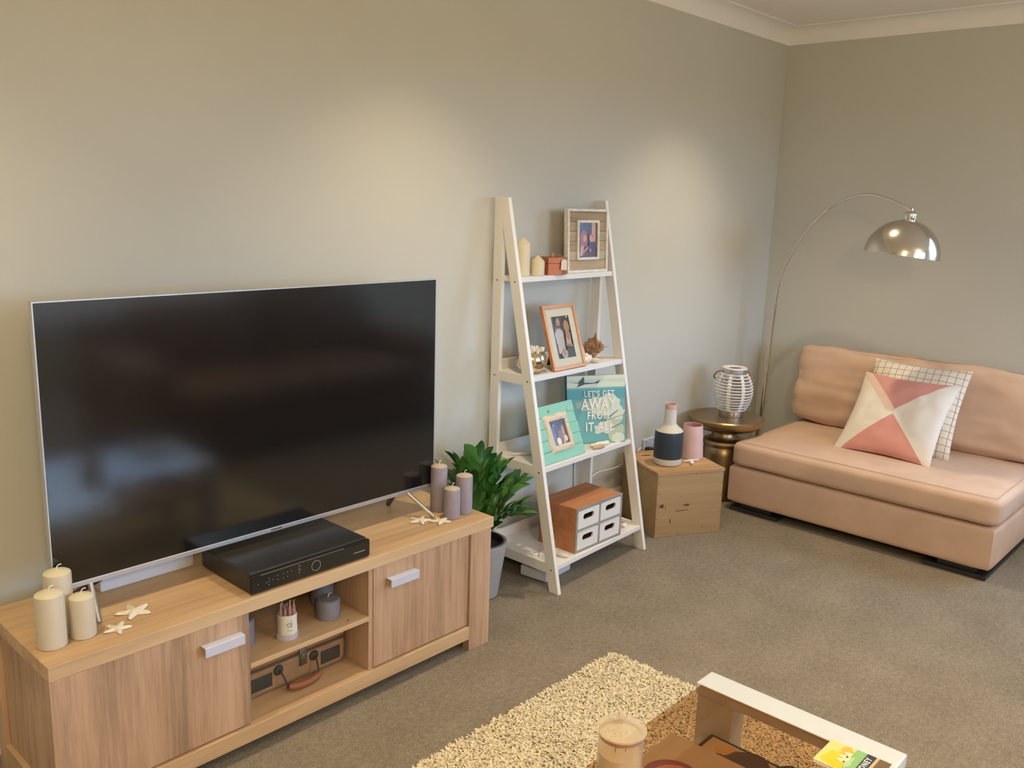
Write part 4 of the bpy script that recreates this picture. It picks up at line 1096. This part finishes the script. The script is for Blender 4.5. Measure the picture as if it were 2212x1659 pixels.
def guide_book():
    t = thing('guide_book', 'small yellow and green travel guide reading SYDNEY on the table', 'book', (1.703, .5705, TT+.0002), 0)
    w, l = .096, .126; h = l/2; X = w/2; d = .010
    box('pages', 'paper', t, -X+.001, X-.002, -h+.001, h-.001, .0009, .0058, 0)
    box('cover', 'mount_board', t, -X, X, -h, h, .0058, .0066, .0002); box('cover', 'mount_board', t, -X, X, -h, h, 0, .0008, .0002)
    def sh(p): return [(max(-X, min(X, a)), max(-h, min(h, b+d))) for a, b in p]
    polys = [(S(206, 200, 130), rect(-X, X, -h, h)), (S(206, 190, 60), sh(blob(-.012, .026, .030, .018, 4))), (S(222, 170, 78), sh(blob(.026, .010, .018, .012, 5))), (S(206, 184, 52), sh(blob(-.03, .012, .015, .02, 6))),
             (S(132, 176, 116), sh(rect(-X, X, -.024, -.002))), (S(170, 196, 150), sh(blob(-.01, -.006, .025, .006, 7))), (S(214, 208, 172), sh([(-.022, .002), (-.012, .02), (-.004, .006), (.004, .022), (.012, .006), (.020, .016), (.026, .0), (.0, -.004)])),
             (S(120, 70, 50), sh([(.0, .004), (.012, .006), (.008, .0)])), (S(120, 70, 50), sh([(-.02, .004), (-.010, .004), (-.014, -.001)])), (S(56, 64, 76), sh(rect(-X, X, -.043, -.024))), (S(206, 164, 132), sh(rect(-X, X, -.049, -.043))), (S(110, 92, 64), rect(-X, X, -h, -.039))]
    flat('cover_print', t, polys, 'glossy_print', .0069, 'xy', .00012)
    text('lettering', 'SYDNEY', .0165, 'lettering_white', t, (0, -.0236, .0087), (0, 0, 0), .95, .0003, .0001, 1.25)
guide_book()
def magazine(label, loc, rz, polys, w, l, h=.006):
    t = thing('magazine', label, 'magazine', loc, rz, 'magazines on the lower glass shelf')
    box('pages', 'paper', t, -w/2, w/2, -l/2, l/2, 0, h, .0008)
    flat('cover_print', t, polys, 'glossy_print', h+.0004, 'xy', .00015)
w, l = .215, .28
magazine('grey magazine with a pink round motif under the smoked glass', (1.566, .835, .2712), .02, [(S(186, 182, 172), rect(-w/2, w/2, -l/2, l/2)), (S(140, 84, 100), ell(-.04, .05, .066, .066, 28)), (S(196, 150, 144), ell(-.04, .043, .052, .052, 28)), (S(60, 50, 60), rect(-w/2, w/2, -.13, -.09))], w, l)
magazine('dark magazine with a landscape cover under the smoked glass', (1.648, .768, .2588), .0, [(S(52, 44, 32), rect(-.095, .095, -.145, .145)), (S(186, 176, 150), rect(-.089, .088, -.139, .136)), (S(92, 84, 60), blob(.045, .075, .03, .035, 3)), (S(190, 164, 96), blob(.06, .09, .022, .02, 4)), (S(80, 66, 62), blob(.05, .01, .045, .05, 5)), (S(56, 50, 52), blob(.06, -.07, .05, .06, 6))], .19, .29, .012)

# ------------------------------------------------------------------ brown sofa behind the viewer (mirrored in the screen)
def brown_sofa():
    t = thing('leather_sofa', 'dark brown leather sofa facing the television, mirrored in its screen', 'sofa', (2.0, -.98, 0))
    soft_box('base', 'brown_leather', t, (0, 2.1, .05, .86, .06, .28), .03, (0, 0, 0), 8)
    for x in (.22, 1.06): soft_box('seat_cushion', 'brown_leather', t, (x, x+.82, .20, .90, .28, .44), .05, (0, .01, .02), 10)
    for x in (.22, 1.06): soft_box('back_cushion', 'brown_leather', t, (x, x+.82, .06, .28, .44, .86), .07, (0, .03, .01), 10)
    soft_box('armrest', 'brown_leather', t, (0, .21, .05, .88, .28, .60), .06, (0, 0, .01), 10); soft_box('armrest', 'brown_leather', t, (1.89, 2.1, .05, .88, .28, .60), .06, (0, 0, .01), 10)
    soft_box('backrest', 'brown_leather', t, (.0, 2.1, 0, .06, .2, .78), .025, (0, 0, 0), 8)
    for x in (.08, 1.98):
        for y in (.1, .8): lathe('foot', 'dark_metal', t, [(0, 0), (.02, 0), (.026, .062), (0, .062)], 14, loc=(x, y, 0))
brown_sofa()
